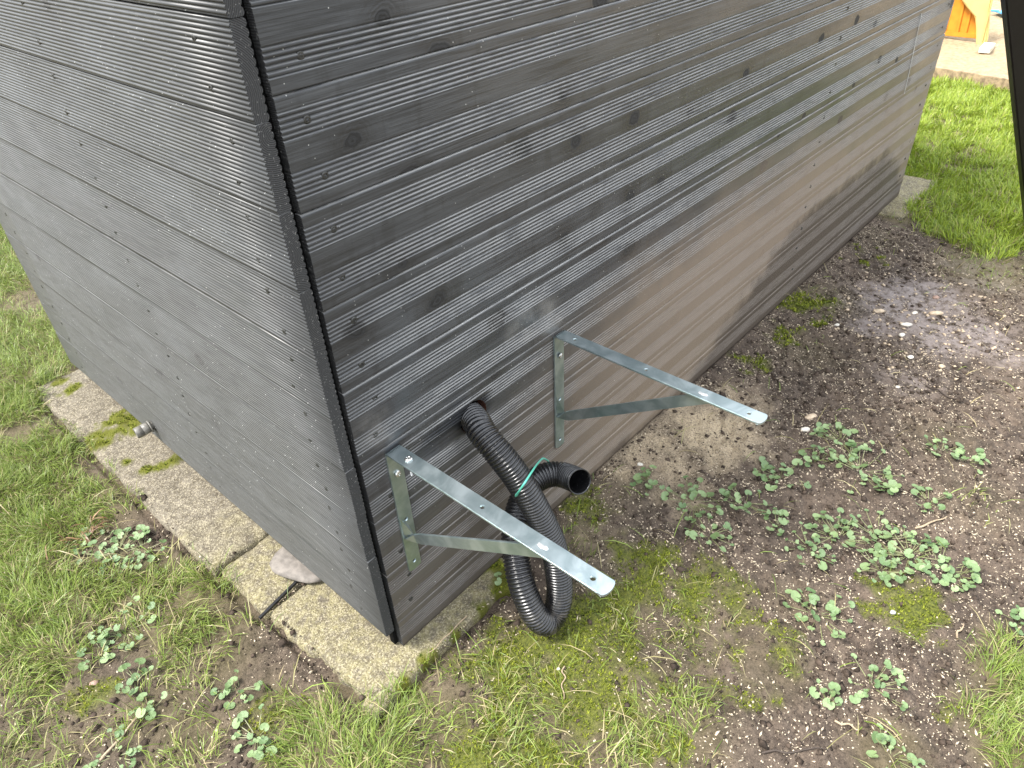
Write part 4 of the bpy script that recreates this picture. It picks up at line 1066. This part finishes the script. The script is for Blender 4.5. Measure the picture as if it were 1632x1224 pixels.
# twigs and stalks on the ground
tw = [((1.322, -.345), (1.425, -.405), .0022, 'dark', 'dark twig on the soil beyond the tip of the farther bracket'),
      ((1.032, -.688), (1.117, -.734), .0024, 'pale', 'pale brown twig at the right end of the ivy patch'),
      ((.313, -.655), (.392, -.742), .0020, 'dark', 'thin black twig at the bottom edge of the photo'),
      ((-.520, .250), (-.393, .294), .0026, 'pale', 'straight pale dry stalk on the grass at bottom left'),
      ((.452, -.730), (.466, -.772), .0022, 'pale', 'short pale stick near the bottom right ivy'),
      ((.215, -.280), (.160, -.322), .0014, 'pale', 'thin reddish dry stem standing out on the moss below the hose'),
      ((.168, -.052), (.052, -.052), .0014, 'pale', 'thin bent dry stem on the slab right of the box corner'),
      ((.771, -.849), (.825, -.845), .0022, 'pale', 'small curved pale stick in the soil right of the moss cushion'),
      ((1.624, -.529), (1.583, -.622), .0026, 'dark', 'crooked dark twig right of the open soil')]
for a, b_, r, ty, lab in tw:
    pts = []
    for t in np.linspace(0, 1, 6):
        x = a[0] + (b_[0] - a[0]) * t + random.uniform(-1, 1) * .005 * (0 < t < 1); y = a[1] + (b_[1] - a[1]) * t + random.uniform(-1, 1) * .005 * (0 < t < 1)
        pts.append((x, y, float(gzv(np.array([x]), np.array([y]))[0]) + r + .003))
    o = simple_tube('twig', pts, (r, r * 1.05, r * .8, r * .5), 7, M_TWIG if ty == 'dark' else M_STRAW1, .004)
    setp(o, lab, 'twig', 'twigs on the ground')

# ------------------------------------------------------------------ ground ivy plants
def leaf_mesh(seed):
    rs = np.random.default_rng(seed); N = 17; V = [(0, -.15, -.10)]; F = []
    for rad in (.55, 1.0):
        for i in range(N):
            a = -math.pi / 2 + (i + .5) / N * TAU
            notch = 1 - .55 * math.exp(-(min(abs(a + math.pi / 2), abs(a - 1.5 * math.pi)) / .34) ** 2)
            sc = 1 + (.045 * math.cos(a * 9 + seed) if rad == 1.0 else 0)
            r = rad * notch * sc
            x, y = r * math.cos(a) * 1.08, r * math.sin(a)
            z = .13 * rad * rad + .05 * math.cos(5 * a + seed) * rad - .05 * abs(math.sin(a * 3)) * rad + rs.normal(0, .012)
            V.append((x, y, z))
    for i in range(N - 1): F.append((0, 1 + i, 2 + i))
    for i in range(N - 1): F.append((1 + i, 1 + N + i, 2 + N + i, 2 + i))
    return mesh_from('leaf', V, F, True)
LEAVES = [leaf_mesh(s) for s in (1, 2, 3, 4)]
for m_ in LEAVES: m_.materials.append(M_LEAF)
ivy_lab = ['two-leaved seedling on the soil between slab and hose loop', 'round ground ivy clump nearest above the middle of the soil, standing alone', 'sparse ground ivy just right of the hose outlet',
 'loose ground ivy clump below the sandy patch', 'low ground ivy clump left of the main patch, lowest of its group', 'ground ivy linking the left clump and the middle of the patch', 'small ground ivy below the round clump',
 'ground ivy at the top of the main patch, nearest the farther bracket', 'dense pale ground ivy in the upper main patch', 'few ivy leaves at the upper left of the main patch', 'few ivy leaves at the upper right of the main patch',
 'ground ivy clump hanging down left below the main patch', 'ground ivy in the left middle of the main patch', 'ground ivy in the centre of the main patch', 'dense ground ivy in the right middle of the main patch',
 'ground ivy just above the round moss cushion', 'ground ivy at the lower right end of the main patch', 'outermost ivy leaves at the lower right of the main patch', 'ground ivy by the pale twig, right of the main patch',
 'separate ground ivy with dark large leaves below the main patch', 'separate small ground ivy on bare soil near the bottom right', 'narrow-leaved seedling left of the bottom right ivy', 'ground ivy cut by the bottom edge at right',
 'few ivy leaves on open soil at far right', 'few ivy leaves with a stalk at far right, above the grass', 'ivy leaves at the right edge of the photo among grass',
 'large ground ivy clump beside the long slab, nearest the joint', 'large ground ivy clump in the grass left of the long slab', 'ivy leaves near the brown dry fern', 'ground ivy clump in the middle of the left grass',
 'few ivy leaves left below the middle left clump', 'small ivy pair on bare soil at left', 'bluish ground ivy below the yellow slab at left', 'ground ivy with fresh oval leaves near the bottom left edge', 'ground ivy at the very bottom left', 'single ivy leaves by the pale stalk at bottom left']
for i, (px_, py_, r, _) in enumerate(IVY[:36]):
    z0 = float(gzv(np.array([px_]), np.array([py_]))[0])
    root = empty('ground_ivy', (px_, py_, z0)); setp(root, ivy_lab[i], 'plant', 'ground ivy plants')
    nl = 2 if i == 0 else int(max(3, min(30, 7 + r * r * 4200)))
    sv = []; sf = []
    rr = r * 1.0
    for k in range(nl):
        ang = random.random() * TAU; q = rr * math.sqrt(random.random()) * 1.05
        if i == 0: ang = k * math.pi + .8; q = .012
        lx, ly = q * math.cos(ang), q * math.sin(ang)
        sz = random.choice((.0045, .0058, .0070, .0082, .0104)) * (1.1 if px_ > .6 else 1.0)
        if i == 0: sz = .0085
        if i in (19,): sz *= 1.15
        gg = float(gzv(np.array([px_ + lx]), np.array([py_ + ly]))[0]) - z0
        lz = gg + random.uniform(.006, .022)
        o = bpy.data.objects.new('leaf', random.choice(LEAVES)); COL.objects.link(o); o.parent = root
        o.location = (lx, ly, lz); o.scale = (sz, sz * random.uniform(.85, 1.05), sz)
        o.rotation_euler = (random.gauss(0, .28), random.gauss(0, .28), ang - math.pi / 2 + random.gauss(0, .7))
        # stalk as a thin three-sided tube
        b0 = Vector((lx * .25, ly * .25, 0 if gg > -.02 else gg)); b1_ = Vector((lx * .8, ly * .8, lz * .5)); b2_ = Vector((lx, ly, lz - .001))
        s0 = len(sv)
        for pt, w0 in ((b0, .0009), (b1_, .0008), (b2_, .0006)):
            for j in range(3): sv.append((pt.x + w0 * math.cos(j * 2.094), pt.y + w0 * math.sin(j * 2.094), pt.z + w0 * (.5 if j == 0 else 0)))
        for lev in (0, 3):
            for j in range(3): sf.append((s0 + lev + j, s0 + lev + (j + 1) % 3, s0 + lev + 3 + (j + 1) % 3, s0 + lev + 3 + j))
    sm = mesh_from('stems', sv, sf); o = link('stems', sm, M_STEM, root); setp(o, kind='stuff')

# brown dry fern frond in the grass at left
fx = -.275 + rng.normal(0, .030, 34); fy = .86 + rng.normal(0, .026, 34)
M_FERN = blade_mat('dry_fern', (0.12, 0.06, 0.03), (0.28, 0.17, 0.09), (0.4, 0.3, 0.2), tr=.1)
o = blades('dry_fern', fx, fy, rng.uniform(.025, .05, 34), rng.uniform(.0025, .0045, 34), np.clip(rng.normal(1.3, .2, 34), .7, 1.5), M_FERN, kind='stuff', zoff=.014)
setp(o, 'reddish-brown withered fern frond in the grass left of the slabs', 'dead frond')
bpy.context.view_layer.update()
